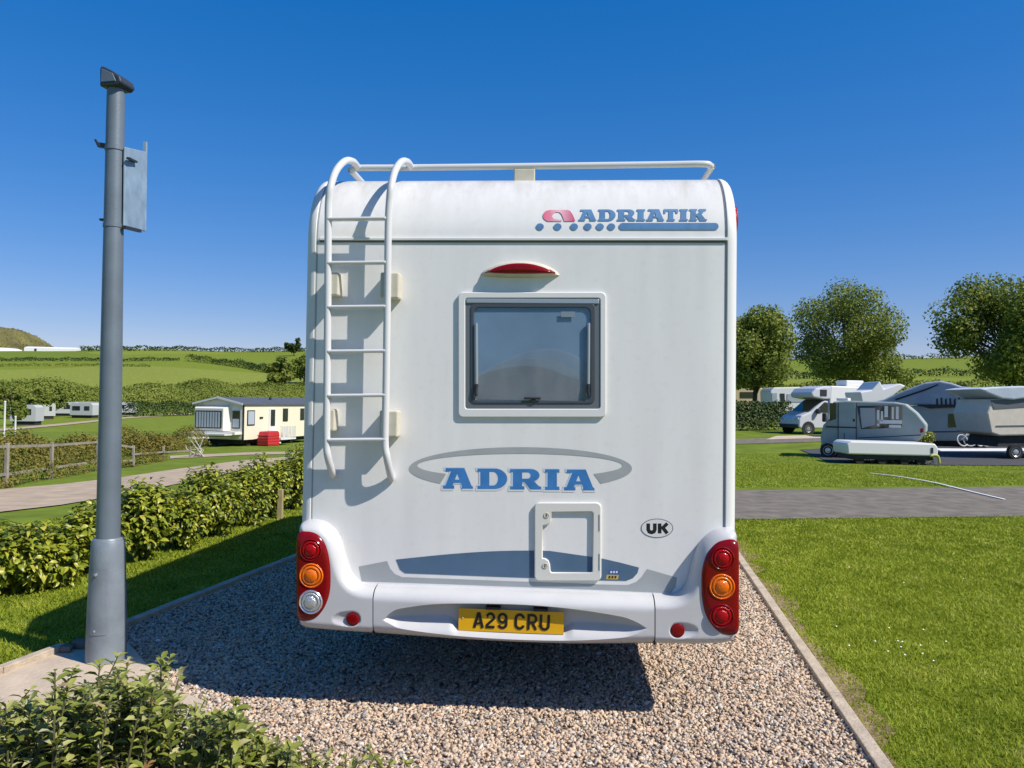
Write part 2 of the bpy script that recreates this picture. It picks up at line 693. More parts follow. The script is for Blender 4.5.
tag(ribbon('tarmac_road', [(560, 489), (738, 491), (1024, 487), (1300, 484)], [(560, 520), (738, 520), (1024, 517), (1400, 514)], M_asph, .012), kind='structure')
tag(ribbon('far_path', [(680, 441), (822, 437)], [(680, 446), (824, 442)], M_asph, .02), kind='structure')
tag(ribbon('parking_slab', [(776, 436.5), (840, 435.0)], [(766, 440), (836, 438.2)], M_conc, .03), kind='structure')
tag(ribbon('caravan_pitch', [(800, 450), (850, 447), (1000, 446), (1100, 446)], [(828, 462), (860, 464.5), (1000, 466), (1150, 466)], M_tarshade, .02), kind='structure')
tag(ribbon('site_lane', [(-120, 500), (0, 490), (60, 485), (120, 478), (180, 469), (240, 461), (300, 456), (340, 455)],
           [(-140, 528), (0, 513), (60, 506), (120, 496), (180, 484), (240, 471), (300, 463), (345, 461)], M_track, .02), kind='structure')
tag(ribbon('home_lane', [(170, 456), (250, 452.5), (330, 451)], [(170, 459), (250, 455), (330, 453.5)], M_track, .02), kind='structure')
tag(ribbon('valley_lane', [(-30, 432), (60, 424), (130, 417), (200, 413)], [(-30, 434), (60, 426), (130, 418.4), (200, 414)], M_track, .06), kind='structure')

# gravel pad between the kerbs
RK = [G(740.5, 562), G(880, 768)]
rdir = (RK[1] - RK[0]).normalized()
RK0, RK1 = RK[0] - rdir * 1.2, RK[1] + rdir * 2.2
LK = [G(292, 561), G(128, 627)]
ldir = (LK[1] - LK[0]).normalized()
LK0, LK1 = LK[0] - ldir * 2.6, LK[1] + ldir * .15
padpoly = [RK0, RK1, Vector((RK1.x - 3.5, RK1.y, 0)), G(90, 768), G(128, 660), LK1, LK0]
M_gbase = mat('gravel_bed', (.20, .165, .13), .95, var=.5, vscale=45, bump=1, bscale=70, detail=8)
mk_pad = mk('gravel_pad', [(p.x, p.y, .008) for p in padpoly], [tuple(range(len(padpoly)))], M_gbase)
tag(mk_pad, kind='structure')
bm = bmesh.new(); bm.from_mesh(mk_pad.data); bmesh.ops.recalc_face_normals(bm, faces=bm.faces)
for f in bm.faces:
    if f.normal.z < 0: f.normal_flip()
bm.to_mesh(mk_pad.data); bm.free()


def kerb(name, P, w, h, label):
    b = MB()
    for i in range(len(P) - 1):
        a, c = Vector(P[i]), Vector(P[i + 1])
        n = max(1, int((c - a).length / .9))
        for k in range(n):
            p, q = a.lerp(c, k / n), a.lerp(c, (k + 1) / n - .004 / max(.1, (c - a).length))
            z = h / 2 - .03 + random.uniform(-.002, .003)
            b.bar((p.x, p.y, z), (q.x, q.y, z), w, h + .06)
    return tag(b.build(name, M_kerb, bevel=.006), label, 'kerb')


sid = Vector((rdir.y, -rdir.x, 0))
kerb('edging_kerb', [RK0, RK1], .07, .045, 'long pale edging kerb between gravel and right lawn')
kerb('edging_kerb', [LK0, LK1], .07, .05, 'thin edging kerb between shaded left lawn and gravel')
# concrete apron round the lamp post
ap = [G(-90, 716), G(0, 679), G(62, 655), G(95, 648), G(128, 646), G(150, 672), G(172, 692), G(205, 706), G(215, 768), G(-200, 768)]
apo = MB().add([(p.x, p.y, .03) for p in ap] + [(p.x, p.y, -.1) for p in ap],
               [tuple(range(10))] + [(i, (i + 1) % 10, 10 + (i + 1) % 10, 10 + i) for i in range(10)]).build('concrete_apron', M_conc, bevel=.008)
tag(apo, kind='structure')
kerb('apron_kerb', [G(-160, 735), G(0, 678), G(64, 653.5)], .06, .07, 'pale concrete kerb running behind the lamp post foot')

# gravel stones
def stones(n, lo, hi, smin, smax):
    P = np.stack([rng.uniform(lo[0], hi[0], n), rng.uniform(lo[1], hi[1], n)], 1)
    P = P[in_poly(P, [(p.x, p.y) for p in padpoly])]
    r_ = np.hypot(P[:, 0], P[:, 1])
    P = P[(rng.random(len(P)) < np.clip((5.2 / r_) ** 1.5, .15, 1)) & (r_ > 2.6)]
    n = len(P)
    base = np.array([(x, y, z) for z in (-1, 1) for y in (-1, 1) for x in (-1, 1)], float)
    V = base[None] * (1 - .55 * rng.random((n, 8, 3)))
    s = np.exp(rng.uniform(math.log(smin), math.log(smax), n))
    V *= (s[:, None] * np.stack([rng.uniform(.7, 1.75, n), rng.uniform(.55, 1, n), rng.uniform(.4, .75, n)], 1))[:, None]
    ax = rng.normal(size=(n, 3)) * .45
    a = rng.uniform(0, 6.28, n)
    ca, sa = np.cos(a)[:, None], np.sin(a)[:, None]
    x, y, z = V[..., 0], V[..., 1], V[..., 2]
    tx, ty = ax[:, :1], ax[:, 1:2]
    y, z = y * np.cos(tx) - z * np.sin(tx), y * np.sin(tx) + z * np.cos(tx)
    x, z = x * np.cos(ty) + z * np.sin(ty), -x * np.sin(ty) + z * np.cos(ty)
    x, y = x * ca - y * sa, x * sa + y * ca
    V = np.stack([x + P[:, :1], y + P[:, 1:2], z + rng.uniform(.008, .02, n)[:, None]], -1).reshape(-1, 3)
    q = np.array([(0, 2, 3, 1), (4, 5, 7, 6), (0, 1, 5, 4), (2, 6, 7, 3), (0, 4, 6, 2), (1, 3, 7, 5)])
    return V, (np.arange(n)[:, None, None] * 8 + q[None]).reshape(-1, 4)


M_stone = island_mat('gravel_stone', [(0, (.18, .145, .12)), (.12, (.33, .26, .20)), (.32, (.58, .43, .29)), (.5, (.66, .51, .36)),
                                      (.66, (.52, .34, .225)), (.8, (.60, .52, .43)), (.93, (.30, .28, .26)), (1, (.76, .69, .59))], .8, spec=.3)
Vs, Fs = stones(260000, (-4.5, 2.3), (3.2, 8.5), .0062, .0135)
tag(npmesh('gravel', Vs, Fs, M_stone), 'loose tan and buff gravel covering the parking pad', 'gravel', kind='stuff')

# lawns: short blades near the camera
M_blade = island_mat('grass_blade', [(0, (.16, .205, .014)), (.35, (.26, .315, .021)), (.7, (.35, .395, .037)), (.92, (.46, .46, .09)), (1, (.56, .51, .23))],
                     .7, .35, .25, patch=(2.6, .6))


def lawn(poly, n, box, near, hb, soil=None):
    P = np.stack([rng.uniform(box[0], box[1], n), rng.uniform(box[2], box[3], n)], 1)
    P = P[in_poly(P, [(p[0], p[1]) for p in poly])]
    r_ = np.hypot(P[:, 0], P[:, 1])
    k = rng.random(len(P)) < np.clip((near / r_) ** 1.5, .05, 1)
    P, r_ = P[k], r_[k]
    if soil is not None:
        a, d, wd = soil
        dist = np.abs((P[:, 0] - a.x) * d.y - (P[:, 1] - a.y) * d.x)
        wob = wd * (1 + .3 * np.sin(P[:, 1] * 3.1) + .3 * np.sin(P[:, 1] * 9.7 + 1) + .25 * np.sin(P[:, 1] * 23))
        k = rng.random(len(P)) < np.clip((dist / wob) ** 1.6, .05, 1)
        P, r_ = P[k], r_[k]
    n = len(P)
    z = np.array([H(*p) for p in P])
    h = hb * rng.uniform(.5, 1.3, n)
    wd = .0035 * np.clip(r_ / 3.5, 1, 3.5)
    a = rng.uniform(0, 6.28, n)
    lean = rng.normal(size=(n, 2)) * h[:, None] * .55
    d = np.stack([np.cos(a), np.sin(a)], 1) * wd[:, None]
    B = np.column_stack([P, z])
    V = np.stack([B - np.column_stack([d, 0 * z]), B + np.column_stack([d, 0 * z]), B + np.column_stack([lean, h])], 1).reshape(-1, 3)
    return V, np.arange(n * 3).reshape(-1, 3)


rl_far = G(1400, 517)
rpoly = [RK0 + sid * .0, RK1 + sid * .0, (9, RK1.y), (rl_far.x, rl_far.y), G(1024, 516), G(880, 518), G(738, 519.5), G(640, 519.5)]
V1, F1 = lawn(rpoly, 900000, (.6, 11, 2.0, 12), 4.2, .025, (RK0, rdir, .12))
lpoly = [LK0, LK1, G(95, 648), G(62, 655), G(0, 679), G(-160, 735), G(-300, 560), G(0, 528), G(150, 505), G(290, 478)]
V2, F2 = lawn(lpoly, 500000, (-9, 0, 3.0, 13), 4.6, .027)
V3, F3 = lawn([G(690, 488.5), G(1024, 485.5), G(1120, 485), G(1100, 467), G(830, 464), G(800, 452), G(690, 447)], 1100000, (3, 19, 14, 29), 4.2, .03)
tag(npmesh('grass', np.vstack([V1, V2, V3]), np.vstack([F1, F2 + len(V1), F3 + len(V1) + len(V2)]), M_blade), 'short mown grass either side of the gravel pad', 'grass', kind='stuff')
# worn soil along the right kerb and by the apron
so_l = MB()
pts = []
for i in range(41):
    p = RK0.lerp(RK1, i / 40)
    pts.append((p, .15 * (1 + .3 * math.sin(p.y * 3.1) + .3 * math.sin(p.y * 9.7 + 1) + .25 * math.sin(p.y * 23))))
Vv = []
for p, wd in pts:
    q = p + sid * (-wd * 1.1 if sid.x < 0 else wd * 1.1)
    Vv += [(p.x, p.y, .006), (q.x, q.y, .006)]
so_l.add(Vv, [(2 * i, 2 * i + 1, 2 * i + 3, 2 * i + 2) for i in range(40)])
tag(so_l.build('soil_edge', M_soil), kind='structure')

# daisies
M_daisy = mat('daisy_petal', (.85, .85, .80), .6)
PD = []
for cx_, cy_, s_, k_ in ((880, 640, 35, 9), (915, 650, 18, 5), (980, 600, 70, 4), (900, 540, 70, 5), (860, 680, 40, 2), (960, 560, 60, 2)):
    for _ in range(k_):
        p = G(cx_ + random.gauss(0, s_), cy_ + random.gauss(0, s_ * .35))
        if p.y < 11 and p.x > 1.6: PD.append((p.x, p.y, p.z + .038))
PD = np.array(PD)
tag(leaf_cloud('daisies', PD, np.tile([0.1, -.3, 1.], (len(PD), 1)), .014, .014, M_daisy, fine=False), 'tiny white daisies scattered in the right lawn', 'daisies', kind='stuff')

# white hose on the far grass
b = MB()
hp = catmull([G(870, 474.3, .03), G(890, 476.5, .03), G(910, 479.5, .03), G(935, 484, .03), G(960, 490, .026), G(985, 496, .024), G(1004, 500.5, .024)], 6)
for p_, q_ in zip(hp[:-1], hp[1:]): b.bar(p_, q_ + (q_ - p_) * .04, .055, .012)
tag(b.build('hose', mat('white_hose', (.80, .79, .76), .6), bevel=.004), 'white hose lying across the grass verge and road edge', 'hose')

# ================================================================== the motorhome
VO, VRZ = Vector((.037, 4.07, 0)), R(-3.6)
VM = Matrix.Translation(VO) @ Matrix.Rotation(VRZ, 4, 'Z')
VI = VM.inverted()
camL = VI @ CP
RotI = VI.to_3x3()


def PL(px, py, y=0.0):
    d = RotI @ ray(px, py)
    t = (y - camL.y) / d.y
    p = camL + d * t
    return p.x, p.z


zt = PL(520, 240)[1]
CDY = .34
ztop = PL(520, 180, .2)[1] + .026
CH_ = ztop - zt


def surf_y(z):
    if z <= zt: return 0.0
    s = min(1, (z - zt) / CH_)
    return CDY * (1 - math.sqrt(1 - s * s))


def PS(px, py):
    y = 0.0
    for _ in range(12):
        u, z = PL(px, py, y)
        y = .5 * y + .5 * surf_y(z)
    return u, z


home = thing('motorhome', 'white coachbuilt motorhome seen from behind, parked on the gravel pad', 'motorhome', VO, VRZ)
uL, uR = PL(303.5, 370)[0], PL(737, 370)[0]
ZB = .46
LEN = 5.2
grime_and_dimming(M_white, ztop - .30, ztop - .06)
prof = [(0, ZB), (0, .8), (0, 1.2), (0, 1.6), (0, 2.0), (0, zt - .05), (0, zt)]
for i in range(1, 13):
    a = math.pi / 2 * i / 12
    prof.append((CDY * (1 - math.cos(a)), zt + CH_ * math.sin(a)))
prof += [(1.5, ztop + .02), (3.0, ztop + .03), (LEN, ztop + .02), (LEN + .5, ztop - .05), (LEN + .85, ztop - .3), (LEN + .9, ztop - .65),
         (LEN + .2, ztop - .85), (LEN, 1.9), (LEN, ZB)]


def sweep(prof, cols, a0=0, a1=None, close_ends=False):
    """columns (u, inward offset) swept along the rear-to-roof outline"""
    P = [Vector(p) for p in prof]
    n = len(P)
    NN = []
    for i in range(n):
        d = (P[min(i + 1, n - 1)] - P[max(i - 1, 0)]).normalized()
        NN.append(Vector((d.y, -d.x)))   # inward
    P, NN = P[a0:a1], NN[a0:a1]
    V, F = [], []
    for u, off in cols:
        for p, nn in zip(P, NN):
            q = p + nn * off
            V.append((u, q.x, q.y))
    k = len(P)
    for c in range(len(cols) - 1):
        for i in range(k - 1):
            F.append((c * k + i, (c + 1) * k + i, (c + 1) * k + i + 1, c * k + i + 1))
    if close_ends:
        F.append(tuple(range(k)))
        F.append(tuple((len(cols) - 1) * k + i for i in range(k))[::-1])
    return V, F


RC = .05
cols = []
for i in range(7):
    a = R(90 * i / 6)
    cols.append((uL + RC - RC * math.cos(a) , RC * (1 - math.sin(a))))
for i in range(1, 16): cols.append((uL + RC + (uR - uL - 2 * RC) * i / 16, 0))
for i in range(7):
    a = R(90 * i / 6)
    cols.append((uR - RC + RC * math.sin(a), RC * (1 - math.cos(a))))
V, F = sweep(prof, cols, close_ends=True)
body = MB().add(V, F).build('body_shell', M_white, home)
body.data.polygons.foreach_set('use_smooth', [True] * len(body.data.polygons))
body.data.set_sharp_from_angle(angle=R(35))
# corner trims, a hair proud of the panel
EP = .004
k1 = 19
c1 = [(uL + RC + .006, -EP * .2), (uL + RC + .004, -EP)]
for i in range(7):
    a = R(90 - 90 * i / 6)
    c1.append((uL + RC - (RC + EP) * math.cos(a), RC - (RC + EP) * math.sin(a)))
c2 = [(uR - (u - uL), o) for u, o in c1]
for nm, cc in (('corner_trim', c1), ('corner_trim', c2)):
    V, F = sweep(prof, cc, 0, 20)
    MB().add(V, F).build(nm, M_trim, home, smooth=True)
for u in (uR - RC - .012, uL + RC + .012):
    V, F = sweep(prof, [(u - .0038, -.0012), (u + .0038, -.0012)], 0, 19)
    MB().add(V, F).build('seam', M_line if u > 0 else M_greydec, home)
# moulding across the rear where the curved top panel starts
MB().box(uL + .075, uR - .055, -.011, .004, zt - .004, zt + .012).build('moulding', M_trim, home, bevel=.003)
MB().box(uL + .075, uR - .055, -.005, .004, zt - .014, zt - .0045).build('moulding_shade', M_line, home)  # dark strip painted as the shadow line below the moulding


def deco(name, contours, m, out=.003, parent=home, label=None):
    out = .0006 + out * .22 + (.0011 if min(p[1] for p in contours[0]) < 240 else 0)
    def T(x, y, z):
        u, zz = PS(x, y)
        return Vector((u, surf_y(zz) - out, zz))
    o = fill2d(name, contours, m, parent, T)
    o.data.flip_normals() if o.data.polygons and sum(p.normal.y for p in o.data.polygons) > 0 else None
    if label: o['label'] = label
    return o


# stripes
deco('stripe', [[(359, 566.5), (387, 561), (390.5, 569), (395, 574), (402, 577), (440, 578.5), (520, 581.5), (575, 583.5), (600, 584.5),
                 (628, 585), (636, 582), (642, 576.5), (647, 569), (677, 577.5), (675.5, 587), (671, 593), (655, 592), (600, 589.5),
                 (520, 586.5), (440, 583.5), (395, 582), (362, 581)]], M_greydec, label='long pale grey swoosh stripe above bumper')
deco('stripe', [[(396, 559.5)] + [(x, 559.5 - 9 * math.sin(math.pi * (x - 396) / 260)) for x in range(406, 560, 12)] +
                [(565, 553.0), (600, 558), (620, 562.5), (639, 567.5), (637.5, 573), (633, 578), (626, 580.8), (600, 580.3), (520, 577.5),
                 (440, 574.5), (405, 573.2), (400, 569.5)]], M_steel, .0035, label='slate blue swoosh stripe')
# oval ring broken by the name
ring_o, ring_i = [], []
for i in range(73):
    a = R(-44 + (224 + 44) * i / 72)
    ring_o.append((520.5 + 111.5 * math.cos(a), 468.6 - 21.5 * math.sin(a)))
    ring_i.append((520 + 102.5 * math.cos(a), 465.5 - 12.0 * math.sin(a)))
deco('oval_ring', [ring_o + ring_i[::-1]], M_greydec)

LET = {
    'A': (1.12, [[(0, 0), (.42, 0), (.42, .16), (.36, .16), (.40, .28), (.66, .28), (.70, .16), (.70, 0), (1.12, 0), (1.12, .10), (1.06, .16),
                  (.80, 1), (.10, 1), (.10, .84), (.30, .84), (.09, .16), (0, .16)], [(.45, .44), (.61, .44), (.53, .72)]]),
    'D': (1.05, [[(0, 0), (.6, 0)] + arc(.6, .5, .45, .5, -80, 80, 12) + [(.6, 1), (0, 1), (0, .84), (.1, .84), (.1, .16), (0, .16)],
                 [(.42, .17), (.55, .17)] + arc(.55, .5, .17, .33, -75, 75, 8) + [(.55, .83), (.42, .83)]]),
    'R': (1.08, [[(0, 0), (.5, 0), (.5, .16), (.42, .16), (.42, .36), (.5, .36), (.7, 0), (1.08, 0), (1.08, .14), (1.0, .16), (.82, .42)] +
                 arc(.7, .69, .32, .31, -55, 85, 10) + [(.7, 1), (0, 1), (0, .84), (.1, .84), (.1, .16), (0, .16)],
                 [(.42, .53), (.58, .53)] + arc(.6, .68, .11, .15, -80, 80, 8) + [(.58, .83), (.42, .83)]]),
    'I': (.52, [[(0, 0), (.52, 0), (.52, .16), (.43, .16), (.43, .84), (.52, .84), (.52, 1), (0, 1), (0, .84), (.09, .84), (.09, .16), (0, .16)]]),
    'T': (1.0, [[(.24, 0), (.78, 0), (.78, .16), (.67, .16), (.67, .82), (.8, .82), (.86, .64), (1.0, .64), (1.0, 1), (0, 1), (0, .64),
                 (.14, .64), (.2, .82), (.34, .82), (.34, .16), (.24, .16)]]),
    'K': (1.08, [[(0, 0), (.48, 0), (.48, .16), (.41, .16), (.41, .42), (.47, .42), (.66, 0), (1.08, 0), (1.08, .16), (.98, .16), (.76, .54),
                  (.94, .84), (1.03, .84), (1.03, 1), (.58, 1), (.58, .84), (.64, .84), (.5, .6), (.41, .6), (.41, .84), (.48, .84), (.48, 1),
                  (0, 1), (0, .84), (.1, .84), (.1, .16), (0, .16)]]),
}


def word(name, letters, m, out, dx=0, dy=0, grow=0):
    cs = []
    for ch, x0, x1, yt, yb in letters:
        wd, cc = LET[ch]
        for i, c in enumerate(cc):
            if grow and i: continue
            cs.append([(x0 - grow + (x1 - x0 + 2 * grow) * p[0] / wd + dx, yb + grow - (yb - yt + 2 * grow) * p[1] + dy) for p in c])
    return deco(name, cs, m, out)


big = [('A', 443, 473, 468, 488.7), ('D', 477.5, 507.3, 468.5, 489), ('R', 510, 541.3, 469, 489.5), ('I', 545, 559.4, 469.2, 490), ('A', 564, 594.5, 469.5, 490.4)]
word('letter_edging', big, M_trim, .004, -.3, .3, 1.5)
word('letter_shade', big, M_letlight, .0048, -1.0, -.9)
word('lettering', big, M_bluelet, .0056)
small = [('A', 578.6, 596.4, 209.6, 221), ('D', 598.2, 615.6, 209.5, 221), ('R', 617, 635.5, 209.5, 221), ('I', 636.6, 645.2, 209.4, 221),
         ('A', 646.4, 664.2, 209.3, 221), ('T', 663.6, 678, 209.2, 221), ('I', 679.4, 687.8, 209.2, 221), ('K', 689.2, 706.8, 209.1, 221)]
M_bluetop = mat('blue_small_letter', (.09, .21, .40), .45, var=.15, vscale=14)
word('lettering', small, M_bluetop, .006)
bar_c = [rrect(619, 223, 718.5, 230, 3.4)]
deco('underline_bar', bar_c, M_bluetop, .006)
for x in (540, 557.7, 574.1, 587.8, 600, 611.3):
    deco('dot', [arc(x, 226.8, 3.9, 3.4, 0, 345, 23)], M_bluetop, .006)
# pink emblem: a low arch with a round bite
M_pink = bpy.data.materials.new('pink_print')
M_pink.use_nodes = True
_nt = M_pink.node_tree
_tc = _nt.nodes.new('ShaderNodeTexCoord'); _sx = _nt.nodes.new('ShaderNodeSeparateXYZ'); _r = _nt.nodes.new('ShaderNodeValToRGB')
_mr = _nt.nodes.new('ShaderNodeMapRange')
_ua, _ub = PS(545, 215)[0], PS(574, 215)[0]
_mr.inputs['From Min'].default_value = _ua; _mr.inputs['From Max'].default_value = _ub
_nt.links.new(_tc.outputs['Object'], _sx.inputs[0]); _nt.links.new(_sx.outputs['X'], _mr.inputs['Value']); _nt.links.new(_mr.outputs[0], _r.inputs[0])
_r.color_ramp.elements[0].color = (.66, .13, .22, 1); _r.color_ramp.elements[1].color = (.50, .08, .17, 1)
_e = _r.color_ramp.elements.new(.5); _e.color = (.78, .42, .50, 1)
_nt.links.new(_r.outputs[0], _nt.nodes['Principled BSDF'].inputs['Base Color'])
deco('emblem', [arc(549.5, 215.8, 6.5, 5.6, 90, 255, 10) + [(548, 221.3), (562, 221.3), (562.2, 219.8)] + arc(557.6, 216.2, 5.0, 4.0, 300, 60, 1)[:0] +
                [(558.6, 219.6), (554.5, 219.3), (552.2, 217.2), (552.6, 214.4), (555.5, 212.2), (559.5, 212.4), (561.8, 214.6), (563.2, 218), (564.2, 221.3),
                 (575.4, 221.3), (572.6, 214.5), (570.2, 211), (567.5, 210.0), (550, 210.0)]], M_pink, .006)

# oval country sticker
deco('country_sticker', [arc(657, 528.2, 16.2, 9.6, 0, 350, 35)], M_line, .003)
sk = deco('sticker_face', [arc(657, 528.2, 15.4, 8.9, 0, 350, 35)], M_trim, .0038)
uk = [stroke([(648.2, 523.4), (648.2, 529.5), (649.2, 531.6), (651.5, 532.4), (653.8, 531.6), (654.8, 529.5), (654.8, 523.4)], 3.7),
      stroke([(659.6, 523.4), (659.6, 533.4)], 3.7)]
deco('lettering', uk, M_black, .0046)
deco('lettering', [stroke([(667.4, 523.4), (661.6, 528.8)], 3.4), ], M_black, .0047)
deco('lettering', [stroke([(662.4, 527.2), (667.2, 533.4)], 3.6), ], M_black, .0048)
# tiny two-line sticker on the blue stripe
M_stb = mat('sticker_blue', (.03, .10, .35), .4)
deco('small_sticker', [[(609, 570), (620, 570.4), (619, 574), (608, 573.6)]], M_stb, .0045)
deco('small_sticker', [[(606.8, 574.6), (618.8, 575), (617.8, 579.4), (606, 579)]], mat('sticker_gold', (.55, .40, .10), .4), .0045)
for i in range(3):
    deco('mark', [[(610.5 + 2.8 * i, 571), (612.3 + 2.8 * i, 571), (611.9 + 2.8 * i, 573), (610.1 + 2.8 * i, 573)]], M_trim, .0053)
    deco('mark', [[(608.6 + 3 * i, 575.8), (610.6 + 3 * i, 575.8), (610.2 + 3 * i, 578.4), (608.2 + 3 * i, 578.4)]], M_dark, .0053)


def ring_frame(name, outer, inner, y0, ext, bev, m, parent=home):
    """raised frame: outlines in pixels, lying from y0 outwards by 2*ext"""
    def mp(c): return [PL(x, y, y0) for x, y in c]
    cs = [mp(outer)] + ([mp(inner)] if inner else [])
    return fill2d(name, cs, m, parent, lambda x, y, z: Vector((x, y0 - ext + -z, y)), ext - bev if ext > bev else 0, bev, 2)


# window
M_rim = mat('window_rim', (.06, .07, .085), .4, coat=.2)
win = ring_frame('window_frame', rrect(458.5, 292.5, 606, 417.3, 5), rrect(465.5, 298.5, 600, 408.8, 2.5), 0, .0075, .005, M_trim)
win.name = 'window'
ring_frame('gasket', rrect(465, 298, 600.5, 409.3, 2), rrect(471.5, 304, 594.5, 403, 5), 0.0, .005, .002, M_mid, win)
ring_frame('pane_rim', rrect(471, 303.5, 595, 403.5, 5), rrect(474.2, 307.6, 590.6, 400.8, 6), -.002, .0062, .003, M_rim, win)
MB().box(PL(466.5, 300)[0], PL(599, 300)[0], -.0165, -.009, PL(530, 303.8)[1], PL(530, 299.2)[1]).build('rail', M_silver, win, bevel=.004)
M_pane = mat('acrylic_pane', (.05, .12, .22), .04, spec=.8, alpha=.22)
M_skyblind = mat('sky_tint_blind', (.31, .46, .62), .7, var=.14, vscale=3)  # blind tinted blue to stand in for sky reflected in the pane
M_hillrefl = mat('hill_reflection', (.74, .76, .74), .8, var=.25, vscale=7, vstretch=(1, 1, .5), detail=6, alpha=.25)
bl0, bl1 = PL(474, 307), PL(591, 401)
MB().box(bl0[0], bl1[0], -.0030, -.0016, bl1[1], bl0[1]).build('blind', M_skyblind, win)
for q, (ytop, sag, dep) in enumerate(((366, 22, .0036), (358, 26, .0041), (373, 15, .0046), (349, 30, .0051))):  # arched sheets imitate the hill line reflected in the glass
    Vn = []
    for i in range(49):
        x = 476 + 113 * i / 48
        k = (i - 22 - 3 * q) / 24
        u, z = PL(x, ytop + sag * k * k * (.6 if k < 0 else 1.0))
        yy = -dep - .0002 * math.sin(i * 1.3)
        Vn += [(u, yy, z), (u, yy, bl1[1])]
    MB().add(Vn, [(2 * i, 2 * i + 1, 2 * i + 3, 2 * i + 2) for i in range(48)]).build('hill_reflection', M_hillrefl, win, smooth=True)
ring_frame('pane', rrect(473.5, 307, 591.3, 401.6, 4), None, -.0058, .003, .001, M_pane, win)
for xa in (476.3, 588.8):
    a, b_ = PL(xa, 323, -.02), PL(xa + (.3 if xa < 500 else -.3), 384, -.02)
    s_ = MB().tube([(a[0], -.017, a[1]), (b_[0], -.017, b_[1])], .008, 8).build('stay', M_silver, win, smooth='auto')
    c_ = PL(xa, 396, -.02)
    MB().tube([(b_[0], -.018, b_[1]), (c_[0] - .004, -.019, c_[1] + .02), (c_[0], -.017, c_[1])], .009, 8).build('stay_clamp', M_dark, win, smooth='auto')
h0, h1 = PL(524, 397, -.02), PL(541, 399.5, -.02)
MB().box(h0[0], h1[0], -.024, -.010, h1[1], h0[1]).box(h0[0] + .035, h0[0] + .062, -.02, -.010, h1[1] - .018, h0[1] - .004).build('catch', M_dark, win, bevel=.004)
vz = PL(561, 311), PL(575, 319)
MB().box(vz[0][0], vz[1][0], -.0135, -.0122, vz[1][1] + .008, vz[0][1] - .004).build('sticker', mat('faint_sticker', (.20, .25, .30), .5), win)


def pillow(name, outline, y0, dep, m, parent, rings=6, flat=.0, power=2.0, sharp=False):
    """domed boss over a closed pixel outline; rim at y0, crown dep further out"""
    oc = [Vector(q) for q in outline]
    if len(oc) < 40: oc = catmull(oc + [oc[0]], 5)[:-1]
    P = [Vector(PL(q.x, q.y, y0)) for q in oc]
    c = sum(P, Vector((0, 0))) / len(P)
    V, F = [], []
    n = len(P)
    for p in P: V.append((p.x, y0 + .03, p.y))
    for k in range(rings):
        s = 1 - (1 - flat) * (k / rings)
        t = (1 - s) / (1 - flat) if flat < 1 else 0
        d = dep * (1 - (1 - min(1, t)) ** power) ** (1 / power)
        for p in P:
            q = c + (p - c) * s
            V.append((q.x, y0 - d, q.y))
    V.append((c.x, y0 - dep, c.y))
    for k in range(rings):
        for i in range(n):
            j = (i + 1) % n
            F.append((k * n + i, k * n + j, (k + 1) * n + j, (k + 1) * n + i))
    for i in range(n): F.append((rings * n + i, rings * n + (i + 1) % n, len(V) - 1))
    return MB().add(V, F).build(name, m, parent, smooth=True)


# high brake light
hl = [(481.5, 273), (486, 269.3), (495, 265), (507, 262), (520, 261), (533, 262), (545, 265), (554, 269.5), (558.7, 273.5), (556, 276.6), (520, 278), (484, 276.4)]
mk_l = pillow('brake_light', hl, 0, .05, M_cream, home, rings=5, power=2.6)
MB
l2 = [(484.5, 272.7), (489, 269.6), (497, 266.2), (508, 263.6), (520, 262.8), (532, 263.6), (543, 266.4), (551, 269.8), (555.5, 273.2), (545, 274.4), (520, 274.8), (495, 274.2)]
pillow('lens', l2, -.028, .032, M_red, mk_l, rings=5, power=2.6)

# hatch
X6 = lambda x, y: (525 + x / 6.4, 495 + y / 6.4)
inner = [X6(*p) for p in [(172, 106), (425, 106), (434, 115), (430, 484), (422, 492), (172, 492), (164, 484), (160, 440), (150, 415), (130, 402), (113, 400),
                          (114, 192), (146, 188), (162, 176), (168, 160)]]
outer = [X6(x, y) for x, y in rrect(60, 46, 488, 548, 34)]
hat = ring_frame('hatch_frame', outer, inner, 0, .008, .006, M_ivory)
hat.name = 'access_hatch'
for x, y in ((137, 133), (128, 457)):
    p = PL(*X6(x, y), -.032)
    Mx = Matrix.Translation((p[0], -.0155, p[1])) @ Matrix.Rotation(R(90), 4, 'X')
    lk = MB().lathe([(.0145, 0), (.0145, .003), (.012, .004), (.011, .0025)], 18, Mx).build('lock', M_cream, hat, smooth='auto')
    MB().box(p[0] - .0015, p[0] + .0015, -.020, -.018, p[1] - .008, p[1] + .008).build('key_slot', M_dark, lk)
for y0_, y1_ in ((128, 232), (380, 484)):
    a, b_ = PL(*X6(478, y0_), -.034), PL(*X6(478, y1_), -.034)
    MB().tube([(a[0], -.014, a[1]), (b_[0], -.014, b_[1])], .0052, 8).build('hinge', M_greydec, hat, smooth='auto')

# ---- bumper: centre piece and two corner pieces
def dist_to(P, line):
    L = np.array(line)
    A, B = L[:-1], L[1:]
    d = B - A
    t = np.clip(((P[:, None] - A) * d).sum(2) / ((d * d).sum(1) + 1e-9), 0, 1)
    return np.sqrt((((A + d * t[..., None]) - P[:, None]) ** 2).sum(2)).min(1)


def itp(x, T): return float(np.interp(x, [p[0] for p in T], [p[1] for p in T]))


